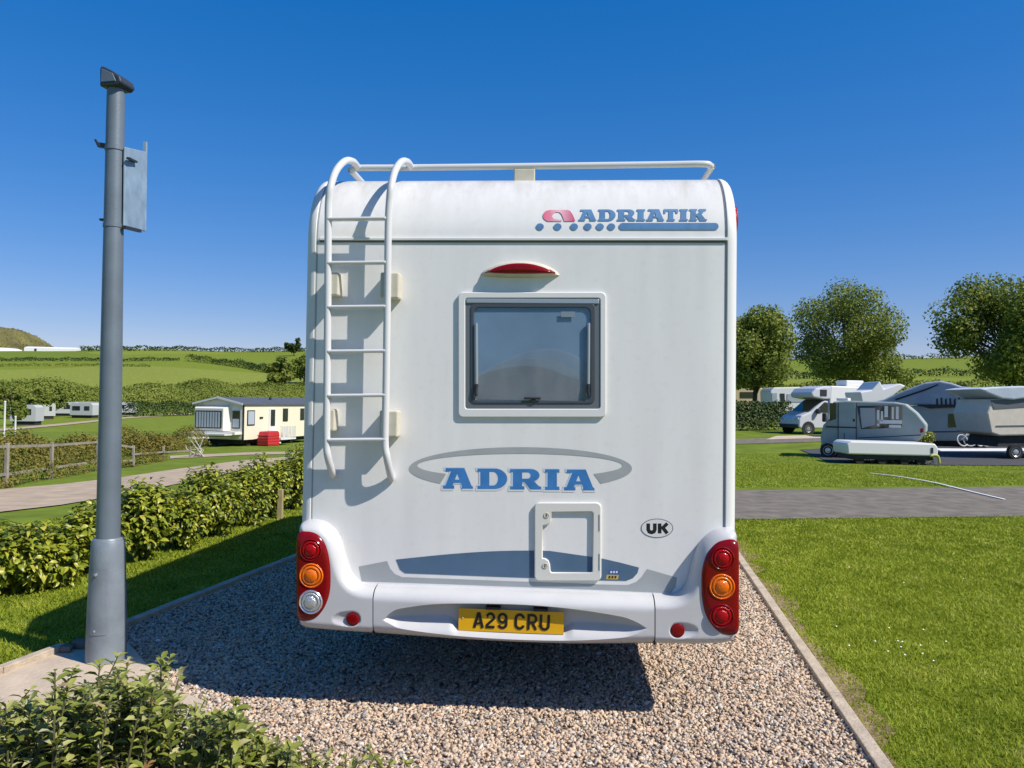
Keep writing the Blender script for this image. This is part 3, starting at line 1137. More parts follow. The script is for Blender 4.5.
def panel(name, xs, top, bot, outline, depthf, rows, m, parent, back=.5, y_pl=-.10, sides=(), ycol=None):
    V, F = [], []
    pts = []
    for x in xs:
        a, b = itp(x, top), itp(x, bot)
        if ycol:
            pts += [(x, y) for y in ycol(x, a, b)]
            continue
        for k in range(rows + 1):
            t = k / rows
            t = t * t * (3 - 2 * t) * .6 + t * .4
            pts.append((x, a + (b - a) * t))
    P = np.array(pts)
    D = dist_to(P, outline)
    dep = [depthf(x, y, d) for (x, y), d in zip(pts, D)]
    for (x, y), d in zip(pts, dep):
        u, z = PL(x, y, y_pl)
        V.append((u, -d, z))
    n = rows + 1
    for i in range(len(xs) - 1):
        for k in range(rows): F.append((i * n + k, i * n + k + 1, (i + 1) * n + k + 1, (i + 1) * n + k))
    # run the rims back under and along the body
    def skirt(idx, yb, dz=0):
        base = len(V)
        for i in idx: V.append((V[i][0], yb, V[i][2] + dz))
        for q in range(len(idx) - 1): F.append((idx[q], idx[q + 1], base + q + 1, base + q))
    skirt([i * n + rows for i in range(len(xs))], .16)
    skirt([i * n for i in range(len(xs))], .02)
    for s in sides: skirt([(0 if s < 0 else len(xs) - 1) * n + k for k in range(n)], back)
    o = MB().add(V, F).build(name, m, parent, smooth=True)
    o.data.set_sharp_from_angle(angle=R(50))
    return o


def dome(d, r, h): return h * math.sqrt(max(0, 1 - (1 - min(1, d / r)) ** 2))


ctop = [(373, 588.5), (655, 598.5)]
cbot = [(373, 637), (410, 639.5), (460, 642.8), (515, 645.6), (570, 647.4), (620, 647.6), (655, 647.2)]
rec_u = [(p.x, p.y) for p in catmull([Vector(q) for q in [(384, 619), (392, 611.5), (404, 607.5), (444, 603), (514, 603.5), (567, 607.5), (618, 615.5), (636, 621.5), (646, 627.5)]], 6)]
rec_l = [(p.x, p.y) for p in catmull([Vector(q) for q in [(384, 620), (392, 624.5), (405, 629), (455, 635.5), (514, 639.5), (570, 640.5), (620, 637.5), (636, 633.5), (646, 628.5)]], 6)]


def centre_depth(x, y, d):
    h = dome(d, 13, .105)
    h += .012 * math.sin(math.pi * (x - 373) / 282)
    a, b = itp(x, rec_u), itp(x, rec_l)
    if 384 < x < 646 and a < y < b:
        t = (y - a) / max(1e-3, b - a)
        s = min(1, (b - a) / 26)
        if t < .13: q = t / .13
        else:
            tb = .52 + .22 * max(0, min(1, (62 - abs(x - 511)) / 8))
            q = 1 if t < tb else 1 - (t - tb) / (1 - tb)
        q = q * q * (3 - 2 * q) if t < .13 else q
        h -= .075 * s * q
    return h


xs = list(np.linspace(373.6, 654.4, 142))
outl = [(360, 588)] + ctop + [(668, 599)]
outl2 = [(360, 636)] + cbot + [(668, 647)]


def centre_rows(x, a, b):
    ru, rl = itp(x, rec_u), itp(x, rec_l)
    w = rl - ru
    br = [(a, 0), (a + (ru - a) * .4, 8), (ru, 8), (ru + .13 * w, 7), (ru + .52 * w, 8), (rl, 9), (b - (b - rl) * .5, 6), (b, 8)]
    out = [a]
    for (y0, _n), (y1, n) in zip(br[:-1], br[1:]):
        out += [y0 + (y1 - y0) * i / n for i in range(1, n + 1)]
    return out


def centre_panel():
    return panel('bumper', xs, ctop, cbot, np.array(outl + outl2[::-1]), centre_depth, 54, M_bump, home, ycol=centre_rows)


bmp = centre_panel()
LT = [(295.0, 529), (297, 525), (301, 522.8), (308, 522), (316, 523), (323, 526), (329, 531), (333.5, 537), (337, 545), (339.5, 553), (341.5, 561), (344, 569),
      (347, 576), (351, 581.5), (356, 585.3), (363, 587.6), (373, 588.4)]
LB = [(295.0, 624), (297, 628), (301, 630.5), (308, 632), (325, 633.5), (345, 635), (373, 637)]
RT_ = [(655, 598.4), (665, 598.8), (674, 598), (681, 595.5), (686, 591), (689.5, 584), (692, 576), (694.5, 566), (698, 555), (703, 545.5), (710, 538), (718, 532.8),
       (726, 530.4), (733, 530.6), (738, 532.8), (740.2, 537)]
RB = [(655, 647.2), (675, 647.8), (700, 648), (722, 647.4), (732, 645.2), (737, 641.5), (740.2, 635)]


def dens(L, n=6):
    return [(float(p.x), float(p.y)) for p in catmull([Vector(q) for q in L], n)]


LT, LB, RT_, RB = dens(LT), dens(LB), dens(RT_), dens(RB)


def corner_depth(rx, ry):
    def f(x, y, d):
        h = dome(d, 11, .105)
        dx, dy = (x - rx) / (21.0 if (x - rx) * (rx - 515) > 0 else 8.5), (y - ry) / 8.0
        r_ = math.hypot(dx, dy)
        if r_ < 1.0: h -= .016 * (1 - r_ ** 3)
        return h
    return f


xl = sorted(set(list(np.linspace(295.0, 300, 12)) + list(np.linspace(300, 372.8, 120)) + list(np.linspace(330, 350, 30))))
xr = sorted(set(list(np.linspace(735.2, 740.2, 12)) + list(np.linspace(655.4, 735.2, 120)) + list(np.linspace(684, 706, 30))))
ol = [(390, 588.6)] + LT[::-1] + LB + [(390, 638)]
orr = [(640, 598)] + RT_ + RB[::-1] + [(640, 647)]
cl_ = panel('bumper_corner', xl, LT, LB, np.array(ol), corner_depth(352.7, 619), 56, M_bump, home, sides=(-1,))
cr_ = panel('bumper_corner', xr, RT_, RB, np.array(orr), corner_depth(677.5, 630.5), 56, M_bump, home, sides=(1,))
for x, a, b_ in ((373.2, 597.5, 635), (654.9, 607.5, 645)):
    p, q = PL(x, a, -.09), PL(x, b_, -.09)
    MB().box(p[0] - .004, p[0] + .004, -.09, .02, q[1], p[1]).build('bumper_gap', M_dark, home)

LL = [(303, 531.4), (311, 532), (318, 535), (323.5, 541), (327.5, 551), (330, 565), (330.6, 580), (329.5, 593), (326, 604), (321, 612.5), (314.5, 618.5), (307, 620.6),
      (300.5, 620.4), (297.2, 615), (296.4, 600), (296.2, 570), (296.6, 540), (299, 533)]
RL = [(724, 540.2), (731, 539.4), (736.5, 541.4), (738.6, 547), (739, 570), (739, 610), (738.8, 628), (736, 633.8), (730, 635), (722, 633.4), (715, 628.5), (709, 621),
      (704.6, 611), (702.2, 598), (701.4, 583), (702.4, 569), (706, 556.5), (712, 547.5), (718, 542.4)]


def tail(outline, lamps, cxp):
    t = pillow('tail_light', outline, -.1068, .013, M_red, home, rings=7, flat=0, power=3.2)
    for x, y, r_, m, nm in lamps:
        p = PL(x, y, -.118)
        rr_ = r_ / 192.0
        Mx = Matrix.Translation((p[0], -.112, p[1])) @ Matrix.Rotation(R(90), 4, 'X')
        ringm = M_chrome if m is M_clear else (M_red if m is M_redhot else m)
        lamp = MB().lathe([(rr_ * 1.0, -.008), (rr_ * 1.0, .008), (rr_ * .93, .0125), (rr_ * .84, .009), (rr_ * .80, .005)], 28, Mx).build('lamp', ringm, t, smooth='auto')
        if nm: lamp['label'] = nm
        MB().lathe([(rr_ * .82, .002), (rr_ * .78, .011), (rr_ * .64, .016), (rr_ * .60, .012), (rr_ * .54, .012), (rr_ * .50, .017), (rr_ * .3, .022), (.001, .024)], 28, Mx).build('lens', m, lamp, smooth=True)
    return t


t1 = tail(LL, [(310.8, 550, 11.3, M_redhot, 'red round lamp'), (311.3, 575.6, 12.3, M_amber, 'amber indicator lamp'), (310.8, 602, 12, M_clear, 'clear reversing lamp')], 0)
t1['label'] = 'left rear light cluster with clear reversing lamp'
t2 = tail(RL, [(722.7, 558.5, 11.3, M_redhot, 'red upper lamp'), (722, 586.6, 12.3, M_amber, 'amber indicator lamp'), (721.6, 616, 11.8, M_redhot, 'red lower lamp')], 0)
t2['label'] = 'right rear light cluster with two red lamps'
for x, y in ((352.7, 619), (677.5, 630.5)):
    p = PL(x, y, -.10)
    Mx = Matrix.Translation((p[0], -.092, p[1])) @ Matrix.Rotation(R(90), 4, 'X')
    MB().lathe([(.036, -.01), (.036, .008), (.033, .011), (.02, .013), (.001, .0135)], 24, Mx).build('reflector', M_red, home, smooth='auto')

# number plate
pa = [(458.8, 608.2), (563.9, 612.4), (563.6, 634.6), (458.3, 630.4)]
PY = -.079
P4 = [PL(x, y, PY) for x, y in pa]
plate = MB().add([(u, PY, z) for u, z in P4] + [(u, PY + .006, z) for u, z in P4],
                 [(0, 1, 2, 3), (7, 6, 5, 4), (0, 4, 5, 1), (1, 5, 6, 2), (2, 6, 7, 3), (3, 7, 4, 0)]).build('number_plate', M_yellow, home)
O = Vector((P4[3][0], PY - .002, P4[3][1]))
EX = Vector((P4[2][0] - P4[3][0], 0, P4[2][1] - P4[3][1]))
EY = Vector((P4[0][0] - P4[3][0], 0, P4[0][1] - P4[3][1]))
# glyphs in a 1 x 1.6 cell
GL = {
    'A': [stroke([(0.08, 0), (.46, 1.5)], .28), stroke([(.92, 0), (.54, 1.5)], .28), [(.25, .36), (.75, .36), (.70, .56), (.30, .56)], [(.34, 1.42), (.66, 1.42), (.64, 1.6), (.36, 1.6)]],
    '2': [stroke([(.12, 1.15)] + arc(.5, 1.12, .37, .38, 175, -25, 14) + [(.16, .34), (.13, .11)], .27), [(.03, 0), (.95, 0), (.95, .27), (.03, .27)]],
    '9': [stroke(arc(.5, 1.08, .37, .42, -180, 180, 24), .27), stroke([(.87, 1.1), (.87, .5)] + arc(.5, .46, .37, .36, 0, -165, 12), .27)],
    'C': [stroke([(.88, 1.12)] + arc(.5, 1.1, .38, .4, 12, 180, 12) + arc(.5, .5, .38, .4, 180, 348, 12), .27)],
    'R': [stroke([(.13, 0), (.13, 1.6)], .27), stroke([(.13, 1.5), (.55, 1.5)] + arc(.56, 1.12, .33, .38, 88, -88, 12) + [(.13, .74)], .27), stroke([(.5, .74), (.9, 0)], .27)],
    'U': [stroke([(.12, 1.6), (.12, .48)] + arc(.5, .48, .38, .38, 180, 360, 14) + [(.88, 1.6)], .27)],
}
lay = 0
for ch, xa, xb in (('A', .145, .24), ('2', .26, .35), ('9', .372, .468), ('C', .535, .632), ('R', .655, .748), ('U', .772, .868)):
    for c in GL[ch]:
        lay += 1
        def T(x, y, z, xa=xa, xb=xb, l=lay):
            return O + EX * (xa + (xb - xa) * x) + EY * (.16 + .70 * y / 1.6) + Vector((0, -.0004 * (l % 4), 0))
        o = fill2d('lettering', [c], M_black, plate, T)
for x in (.33, .78):
    a = O + EX * (x - .07) + EY * 1.03
    MB().box(a.x, a.x + .075, PY - .02, PY + .03, a.z, a.z + .012).build('plate_lamp', M_dark, home)
MB().box(O.x + .02, O.x + .026, PY - .003, PY, O.z + .064, O.z + .07).build('plate_screw', M_trim, plate)

# ladder
def LPt(px, py, y):
    u, z = PL(px, py, y)
    return Vector((u, y, z))


lad = tag(thing('ladder', None, None), None)
lad.parent = home
YS = -.088
rails = (
    [(391.5, 479, -.004), (389.8, 472, -.045), (387, 458, -.085), (385, 440, YS), (386, 390, YS), (387.3, 300, YS), (388.3, 225, YS), (389.3, 203, YS), (391, 187, -.085),
     (395, 171, -.03), (401.5, 161.8, .07), (407.5, 162.0, .17), (411, 167, .26)],
    [(334, 476, -.004), (331.5, 470, -.045), (328, 457, -.085), (326.6, 440, YS), (327, 390, YS), (327.8, 300, YS), (328.2, 225, YS), (328.6, 203, YS), (330.5, 187, -.085),
     (336, 171, -.03), (345, 161.2, .07), (353, 161.6, .17), (357.5, 167, .26)])
for rl in rails:
    MB().tube([LPt(*p) for p in rl], .0195, 12, smooth_n=8).build('rail', M_tube, lad, smooth='auto')
for y in (219, 263, 307, 351.3, 395.5, 439.7):
    a, b_ = LPt(327.5, y + .3, YS), LPt(387, y - .3, YS)
    MB().bar(a, b_, .042, .019).build('rung', M_tube, lad, bevel=.009, bseg=3)
for x0, x1, y0_, y1_ in ((389.8, 399.6, 273, 299), (333, 339.5, 273, 296), (389, 398.3, 410.5, 437), (329.5, 335.5, 409, 431)):
    ua, za = PL(x0, y0_, -.06)
    ub, zb = PL(x1, y1_, -.06)
    if x0 > 360: ua -= .045
    else: ua -= .03
    MB().box(ua, ub, -.086, .0, zb, za).build('bracket', M_cream, lad, bevel=.008)
# roof rail
zr = PL(530, 167, .27)[1]
ul, ur = PL(349, 167, .27)[0], PL(713.5, 167, .27)[0]
rr = tag(thing('roof_rail', None, None), None)
rr.parent = home
pts = [(ul, 3.4, zr), (ul, .6, zr), (ul, .36, zr), (ul + .015, .30, zr), (ul + .06, .27, zr), (ul + .3, .27, zr), (0, .27, zr + .004), (ur - .3, .27, zr + .01), (ur - .06, .27, zr + .012),
       (ur - .015, .30, zr + .012), (ur, .36, zr + .012), (ur, .6, zr + .01), (ur, 3.4, zr)]
MB().tube(pts, .0185, 12, smooth_n=6).build('tube', M_tube, rr, smooth='auto')
for x0, x1 in ((514, 535),):
    ua, ub = PL(x0, 175, .27)[0], PL(x1, 175, .27)[0]
    MB().box(ua, ub, .255, .32, ztop - .06, zr - .012).build('support', M_cream, rr, bevel=.006)
for u in (ul, ur):
    for y in (1.6, 3.2):
        MB().box(u - .03, u + .03, y - .04, y + .04, ztop - .02, zr).build('support', M_cream, rr, bevel=.006)
# side marker on the right
mkp = PL(740.5, 221, .1)
MB().lathe([(.03, -.02), (.05, 0), (.045, .012), (.02, .02), (.001, .021)], 16,
           Matrix.Translation((uR + .001, .1, mkp[1])) @ Matrix.Rotation(R(90), 4, 'Y') @ Matrix.Diagonal((1.7, .8, 1, 1))).build('marker_light', M_redhot, home, smooth='auto')

# underside, wheels, cab, side windows
MB().box(uL + .12, uR - .12, .17, LEN, .43, ZB + .02).build('underbody', M_under, home)
MB().box(-.75, .75, .12, .22, .37, .43).box(-.5, -.4, .22, 3.5, .34, .43).box(.4, .5, .22, 3.5, .34, .43).build('chassis_rail', M_under, home)
MB().tube([(.62, .35, .36), (.62, 1.6, .36)], .03, 10).build('exhaust', M_under, home, smooth='auto')
for side in (uL, uR):
    s = -1 if side < 0 else 1
    x0, x1 = sorted((side - s * .004, side - s * .05))
    MB().box(x0, x1, .45, 1.35, .47, .62).box(x0, x1, 2.25, LEN - .1, .40, .62).build('side_skirt', M_bump, home, bevel=.01)
    for y in (1.8, LEN + .55):
        Mx = Matrix.Translation((side - s * .27, y, .33)) @ Matrix.Rotation(R(90) * s, 4, 'Y')
        wh = MB().lathe([(.20, 0), (.31, .0), (.33, .03), (.33, .17), (.31, .2), (.2, .2)], 28, Mx).build('wheel', M_rubber, home, smooth='auto')
        MB().lathe([(.21, .14), (.205, .195), (.17, .18), (.06, .20), (.001, .205)], 20, Mx).build('rim', M_silver, wh, smooth='auto')
    for y0_, y1_ in ((.9, 1.7), (2.6, 3.6)):
        x0, x1 = sorted((side + s * .001, side + s * .02))
        f_ = MB().box(x0, x1, y0_, y1_, 1.55, 2.1).build('side_window', M_dark, home, bevel=.01)
        x0, x1 = sorted((side + s * .019, side + s * .024))
        MB().box(x0, x1, y0_ + .05, y1_ - .05, 1.6, 2.05).build('pane', M_glass, f_)
cabp = [(LEN - .1, .40), (LEN - .1, 2.0), (LEN + .35, 1.98), (LEN + 1.15, 1.25), (LEN + 1.65, 1.02), (LEN + 1.75, .7), (LEN + 1.7, .40)]
MB().prism(cabp, -.96, .96, 'x').build('cab', M_white, home, bevel=.05, bseg=3)
for s in (-1, 1):
    x0, x1 = sorted((s * .955, s * .966))
    MB().prism([(LEN + .05, 1.2), (LEN + .05, 1.8), (LEN + .42, 1.8), (LEN + 1.0, 1.25)], x0, x1, 'x').build('cab_window', M_glass, home)

# ================================================================== lamp post
lp = G(106, 664)
LPY = lp.y
M_post = mat('post_paint', (.15, .185, .22), .42, metal=.2, var=.10, vscale=6, bump=.05, bscale=80)
M_postb = mat('post_base_paint', (.20, .235, .27), .45, metal=.15, var=.22, vscale=5, bump=.08, bscale=60)
post = thing('lamp_post', 'tall grey tapered lamp post with thick base at left of the gravel pad', 'lamp post', (lp.x, lp.y, 0))
top = at(116, 88, LPY)
axis = (top - lp)
MMt = Matrix.Identity(4)


def postpt(py):
    p = at(106 + (116 - 106) * (664 - py) / (664 - 88), py, LPY) - Vector((lp.x, lp.y, 0))
    return p


sc = LPY / FPX
def pr(py, wpx): return postpt(py), wpx * sc / 2
secs = [pr(668, 37.5), pr(648, 37.2), pr(620, 36), pr(580, 33.6), pr(550, 31.4), pr(541, 30), pr(537.5, 26.5)]
MB().tube([s[0] for s in secs], [s[1] for s in secs], 28).build('post_base', M_postb, post, smooth='auto')
secs = [pr(545, 22.6), pr(530, 22.3), pr(420, 20.8), pr(300, 19.4), pr(200, 18.0), pr(88, 16.6)]
MB().tube([s[0] for s in secs], [s[1] for s in secs], 28).build('pole', M_post, post, smooth='auto')
for py, wp in ((541, 28.6), (149, 19), (226, 19.6)):
    a = postpt(py)
    MB().tube([a - Vector((0, 0, .012)), a + Vector((0, 0, .012))], wp * sc / 2, 28).build('collar', M_silver if py > 500 else M_post, post, smooth='auto')
def onpost(py, wpx, ang):
    a_ = R(ang)
    c_ = postpt(py)
    return c_ + Vector((math.sin(a_), -math.cos(a_), 0)) * (wpx * sc / 2)


dv, dn = [], 9
for py, wp in ((567, 33.0), (630, 36.7)):
    for i in range(dn):
        dv.append(onpost(py, wp + .7, -34 + 68 * i / (dn - 1) - 8))
MB().add(dv, [(i, i + 1, dn + i + 1, dn + i) for i in range(dn - 1)]).build('access_door', M_postb, post, smooth=True, fix=False)
for py, an in ((571, -8), (626, -8)):
    c_ = onpost(py, 35, an)
    MB().lathe([(.009, -.01), (.009, .006), (.005, .009), (.001, .009)], 10, Matrix.Translation(c_) @ Matrix.Rotation(R(90), 4, 'X')).build('bolt', M_silver, post, smooth='auto')
MB().tube([postpt(664) + Vector((0, 0, -.03)), postpt(664) + Vector((0, 0, .012))], 41 * sc / 2, 28).build('base_flange', M_postb, post, smooth='auto')
a = postpt(90)
s_ = sc
# lantern head: sloping wedge
hd = [(-10, 0), (10, 0), (14, 3.5), (12, 9), (4, 15), (-8, 21), (-10.5, 19)]
M_head = mat('lantern_dark', (.05, .06, .075), .4, metal=.3)
o = MB().prism([(x * s_, z * s_) for x, z in hd], -11 * s_, 11 * s_, 'y').build('lantern', M_head, post, bevel=.012)
o.location = a
o.rotation_euler = (0, 0, R(-12))
g_ = MB().prism([(-8.5 * s_, 4 * s_), (9 * s_, 4 * s_), (5 * s_, 12 * s_), (-8 * s_, 18 * s_)], -11.6 * s_, -10.6 * s_, 'y').build('lantern_glass', M_post, post, bevel=.004)
g_.location = a
g_.rotation_euler = (0, 0, R(-12))
# cross bracket pieces on the left of the pole
for py in (147, 220):
    c = postpt(py)
    MB().bar(c + Vector((-.03, 0, 0)), c + Vector((-.105 if py < 200 else -.085, .0, .012 if py < 200 else 0)), .03, .03 if py < 200 else .014).build('strap', M_head, post, bevel=.004)
MB().bar(postpt(147) + Vector((-.10, 0, 0)), postpt(143) + Vector((-.125, 0, .02)), .012, .012).build('strap', M_head, post)
# panel carried on the right of the pole, seen nearly edge on
M_signb = mat('sign_back', (.26, .35, .43), .5, metal=.1, var=.18, vscale=9)
sg = thing('notice_board', 'blue grey flat board fixed edge-on to the lamp post', 'sign', (0, 0, 0))
q = [at(124.5, 147, LPY - .02), at(146, 152, LPY + .32), at(144, 231, LPY + .32), at(123.5, 227, LPY - .02)]
nn = (q[1] - q[0]).cross(q[3] - q[0]).normalized() * .006
MB().add([p + nn for p in q] + [p - nn for p in q], [(0, 1, 2, 3), (7, 6, 5, 4), (0, 4, 5, 1), (1, 5, 6, 2), (2, 6, 7, 3), (3, 7, 4, 0)]).build('board', M_signb, sg, bevel=.003)
MB().bar(at(128, 158, LPY - .035), at(136, 162, LPY + .12), .02, .012).build('slot', M_dark, sg)
MB().bar(at(145.2, 142, LPY + .33), at(144, 231, LPY + .33), .02, .02).build('edge_rail', M_signb, sg)
MB().bar(at(124, 227, LPY - .03), at(140, 231, LPY + .25), .02, .02).build('edge_rail', M_dark, sg)

# ================================================================== plants
M_laurel = island_mat('laurel_leaf', [(0, (.05, .08, .010)), (.3, (.14, .19, .016)), (.6, (.27, .31, .022)), (.85, (.40, .41, .035)), (1, (.48, .45, .08))], .38, .28, .5)
M_shrub = island_mat('shrub_leaf', [(0, (.08, .11, .018)), (.35, (.20, .235, .035)), (.68, (.32, .345, .07)), (.88, (.44, .43, .15)), (.97, (.56, .53, .30)), (1, (.34, .20, .08))], .38, .28, .5)
M_stem = mat('stem', (.07, .065, .025), .8, var=.3)
M_bark = mat('bark', (.07, .055, .04), .9, var=.4, vscale=3, bump=.6, bscale=6)
M_oak = island_mat('oak_leaf', [(0, (.055, .09, .012)), (.4, (.16, .205, .028)), (.75, (.265, .31, .055)), (1, (.39, .405, .11))], .6, .33, .25, patch=(.45, .5))
M_wood = island_mat('woodland_leaf', [(0, (.07, .10, .016)), (.4, (.14, .18, .027)), (.75, (.22, .25, .045)), (1, (.29, .30, .07))], .7, .2, .2, patch=(.03, .6))
M_hedge = island_mat('hedge_leaf', [(0, (.022, .042, .009)), (.5, (.04, .075, .012)), (1, (.085, .125, .022))], .6, .15, .3)
M_gold = island_mat('olive_leaf', [(0, (.085, .08, .018)), (.4, (.16, .145, .028)), (.75, (.24, .19, .04)), (1, (.32, .24, .06))], .7, .2, .2, patch=(1.2, .5))


def bush(name, label, cat, c, rx, ry, h, n, L, W, m, group=None, lob=7, fine=True, stems=5, up=.5):
    t = thing(name, label, cat, c, 0, group)
    lobes = []
    for i in range(lob):
        a = 6.28 * i / lob + random.uniform(-.4, .4)
        k = random.uniform(.25, .75)
        lobes.append(((math.cos(a) * rx * k * .8, math.sin(a) * ry * k * .8, h * random.uniform(.38, .72)),
                      (rx * random.uniform(.38, .55), ry * random.uniform(.42, .6), h * random.uniform(.26, .42))))
    lobes.append(((0, 0, h * .5), (rx * .65, ry * .65, h * .42)))
    P, d = lobes_cloud(lobes, n, .5)
    P[:, 2] = np.maximum(P[:, 2], .03)
    N = d * .7 + rng.normal(size=d.shape) * .45 + np.array([0, 0, up])
    T = d + rng.normal(size=d.shape) * .6 + np.array([0, 0, .3])
    leaf_cloud('foliage', P, N, L * rng.uniform(.65, 1.25, n), W * rng.uniform(.7, 1.2, n), m, t, T=T, fine=fine)
    b = MB()
    for lo in lobes[:stems]:
        b.tube([(lo[0][0] * .25, lo[0][1] * .25, -.03), (lo[0][0] * .6, lo[0][1] * .6, lo[0][2] * .5), lo[0]], [max(.01, h * .022), max(.005, h * .01)], 6)
    b.build('stems', M_stem, t)
    return t


hedge_spec = [  # px, py of the foot, width px, height px, words
    (-28, 604, 90, 72, 'yellow green laurel bush cut by the left edge of the photo'),
    (18, 596, 74, 70, 'bright laurel bush between the photo edge and the lamp post, nearest the lawn'),
    (72, 580, 78, 76, 'dense laurel bush just left of the lamp post shaft'),
    (128, 566, 66, 70, 'dark shaded laurel bush directly behind the lamp post base'),
    (166, 553, 56, 62, 'laurel bush just right of the lamp post, first in the sunlit run'),
    (200, 541, 54, 62, 'laurel bush midway between the lamp post and the motorhome'),
    (232, 530, 50, 58, 'glossy laurel bush third right of the lamp post'),
    (260, 520, 46, 54, 'laurel bush second from the motorhome side'),
    (284, 512, 38, 54, 'laurel bush at the far end of the row, beside the motorhome'),
]
for px, py, wpx, hpx, words in hedge_spec:
    g = G(px, py)
    k = g.y / FPX
    g2 = Vector((g.x, g.y + .30, H(g.x, g.y + .3)))
    bush('laurel_bush', words, 'bush', g2, wpx * k * .54, .40, hpx * k * random.uniform(.88, 1.22), 2500, .078, .041, M_laurel, 'laurel bushes in the row beside the left lawn', up=1.0)
g = G(290, 494)
bush('round_bush', 'taller rounded bush against the motorhome corner, below the cream caravan', 'bush', Vector((g.x, g.y + 1.2, H(g.x, g.y + 1.2))), .75, .6, 1.05, 1600, .08, .04, M_laurel)
pg = G(280, 519)
tag(MB().box(-.035, .035, -.035, .035, -.1, .42).build('marker_stake', mat('stake_wood', (.36, .30, .16), .9, var=.2), bevel=.005),
    'short wooden stake at the far end of the laurel row', 'stake').location = (pg.x, pg.y, pg.z)


def sprig_shrub(name, label, tips, Y0, Y1, root, nl, L, W, m, foot):
    t = thing(name, label, 'shrub', foot)
    f0 = Vector(foot)
    P, N, T, Ls = [], [], [], []
    b = MB()
    for (px, py) in tips:
        Y = random.uniform(Y0, Y1)
        tip = at(px, py, Y)
        rt = Vector((tip.x + random.gauss(0, .10), min(tip.y - .05, random.uniform(*root)), 0.02))
        mid = rt.lerp(tip, .55) + Vector((random.gauss(0, .03), random.gauss(0, .03), .06))
        pts = catmull([rt, mid, tip], 6)
        b.tube([p - f0 for p in pts], [.005, .0022], 5)
        LL_ = len(pts) - 1
        for i in range(nl):
            s = 1 - (i / nl) ** 1.15 * .62
            j = min(LL_ - 1, int(s * LL_))
            p = pts[j].lerp(pts[j + 1], s * LL_ - j)
            ax = (pts[j + 1] - pts[j]).normalized()
            a = i * 2.4 + random.uniform(-.4, .4)
            side = ax.cross(Vector((math.cos(a), math.sin(a), .2))).normalized()
            out = (side * random.uniform(.6, 1.0) + ax * random.uniform(.35, .9) + Vector((0, 0, .15))).normalized()
            if i < 3: out = (ax + side * .5).normalized()
            nrm = (ax * .8 - out * out.dot(ax) * .8 + Vector((.2, -.1, .8)) + Vector((random.gauss(0, .3), random.gauss(0, .3), random.gauss(0, .2))))
            P.append(p - f0); N.append(nrm); T.append(out)
            Ls.append(L * random.uniform(.6, 1.2) * (1 if i > 3 else .75))
    Ls = np.array(Ls)
    leaf_cloud('foliage', np.array(P), np.array(N), Ls, Ls * W / L * rng.uniform(.85, 1.15, len(Ls)), m, t, T=np.array(T), droop=.12)
    b.build('stems', M_stem, t)
    return t


tips = []
outline = [(-40, 694), (0, 694), (40, 692), (62, 680), (90, 676), (118, 664), (135, 668), (158, 660), (176, 690), (205, 706), (235, 704), (262, 728), (300, 742), (330, 752)]
for i in range(420):
    px = random.uniform(-60, 300)
    top_ = itp(px, outline)
    tips.append((px, top_ + 8 + abs(random.gauss(0, 1)) * 55 * (0.5 if px > 200 else 1)))
for px, py in ((30, 690), (55, 672), (62, 688), (118, 656), (128, 662), (162, 660), (170, 658), (150, 672), (100, 664), (236, 700), (205, 700), (258, 726), (85, 684), (180, 672), (75, 668)):
    tips.append((px, py))
sprig_shrub('leafy_shrub', 'large leafy evergreen shrub filling the bottom left corner', tips, 2.35, 3.0, (2.0, 2.6), 30, .052, .023, M_shrub, (-1.35, 2.3, 0))
tips = [(285, 750), (300, 742), (312, 755), (330, 752), (345, 758), (368, 748), (375, 756), (352, 764), (390, 764), (405, 762), (320, 762), (296, 764)]
sprig_shrub('low_sprig', 'low leafy sprigs growing over the gravel at the bottom edge, right of the large shrub', tips * 2, 2.7, 3.0, (2.4, 2.7), 14, .045, .02, M_shrub, (-.7, 2.6, 0))

# loose litter: pale stones by the post foot
for px, py, sz in ((66, 656, .05), (80, 652, .06), (96, 655, .035), (158, 667, .022), (176, 668, .014), (158, 646, .016)):
    p = G(px, py)
    Vv, Ff = [], []
    V8 = [(x * random.uniform(.6, 1), y * random.uniform(.6, 1), z * random.uniform(.5, .8)) for z in (-1, 1) for y in (-1, 1) for x in (-1, 1)]
    o = MB().add([(a * sz, b_ * sz * .8, c * sz * .6) for a, b_, c in V8], [(0, 2, 3, 1), (4, 5, 7, 6), (0, 1, 5, 4), (2, 6, 7, 3), (0, 4, 6, 2), (1, 3, 7, 5)]).build('pale_stone', M_trim if sz < .03 else M_asph, bevel=sz * .25)
    o.location = (p.x, p.y, p.z + .03 + sz * .4)
    tag(o, 'loose stone lying by the foot of the lamp post', 'stone', 'loose stones round the lamp post foot')


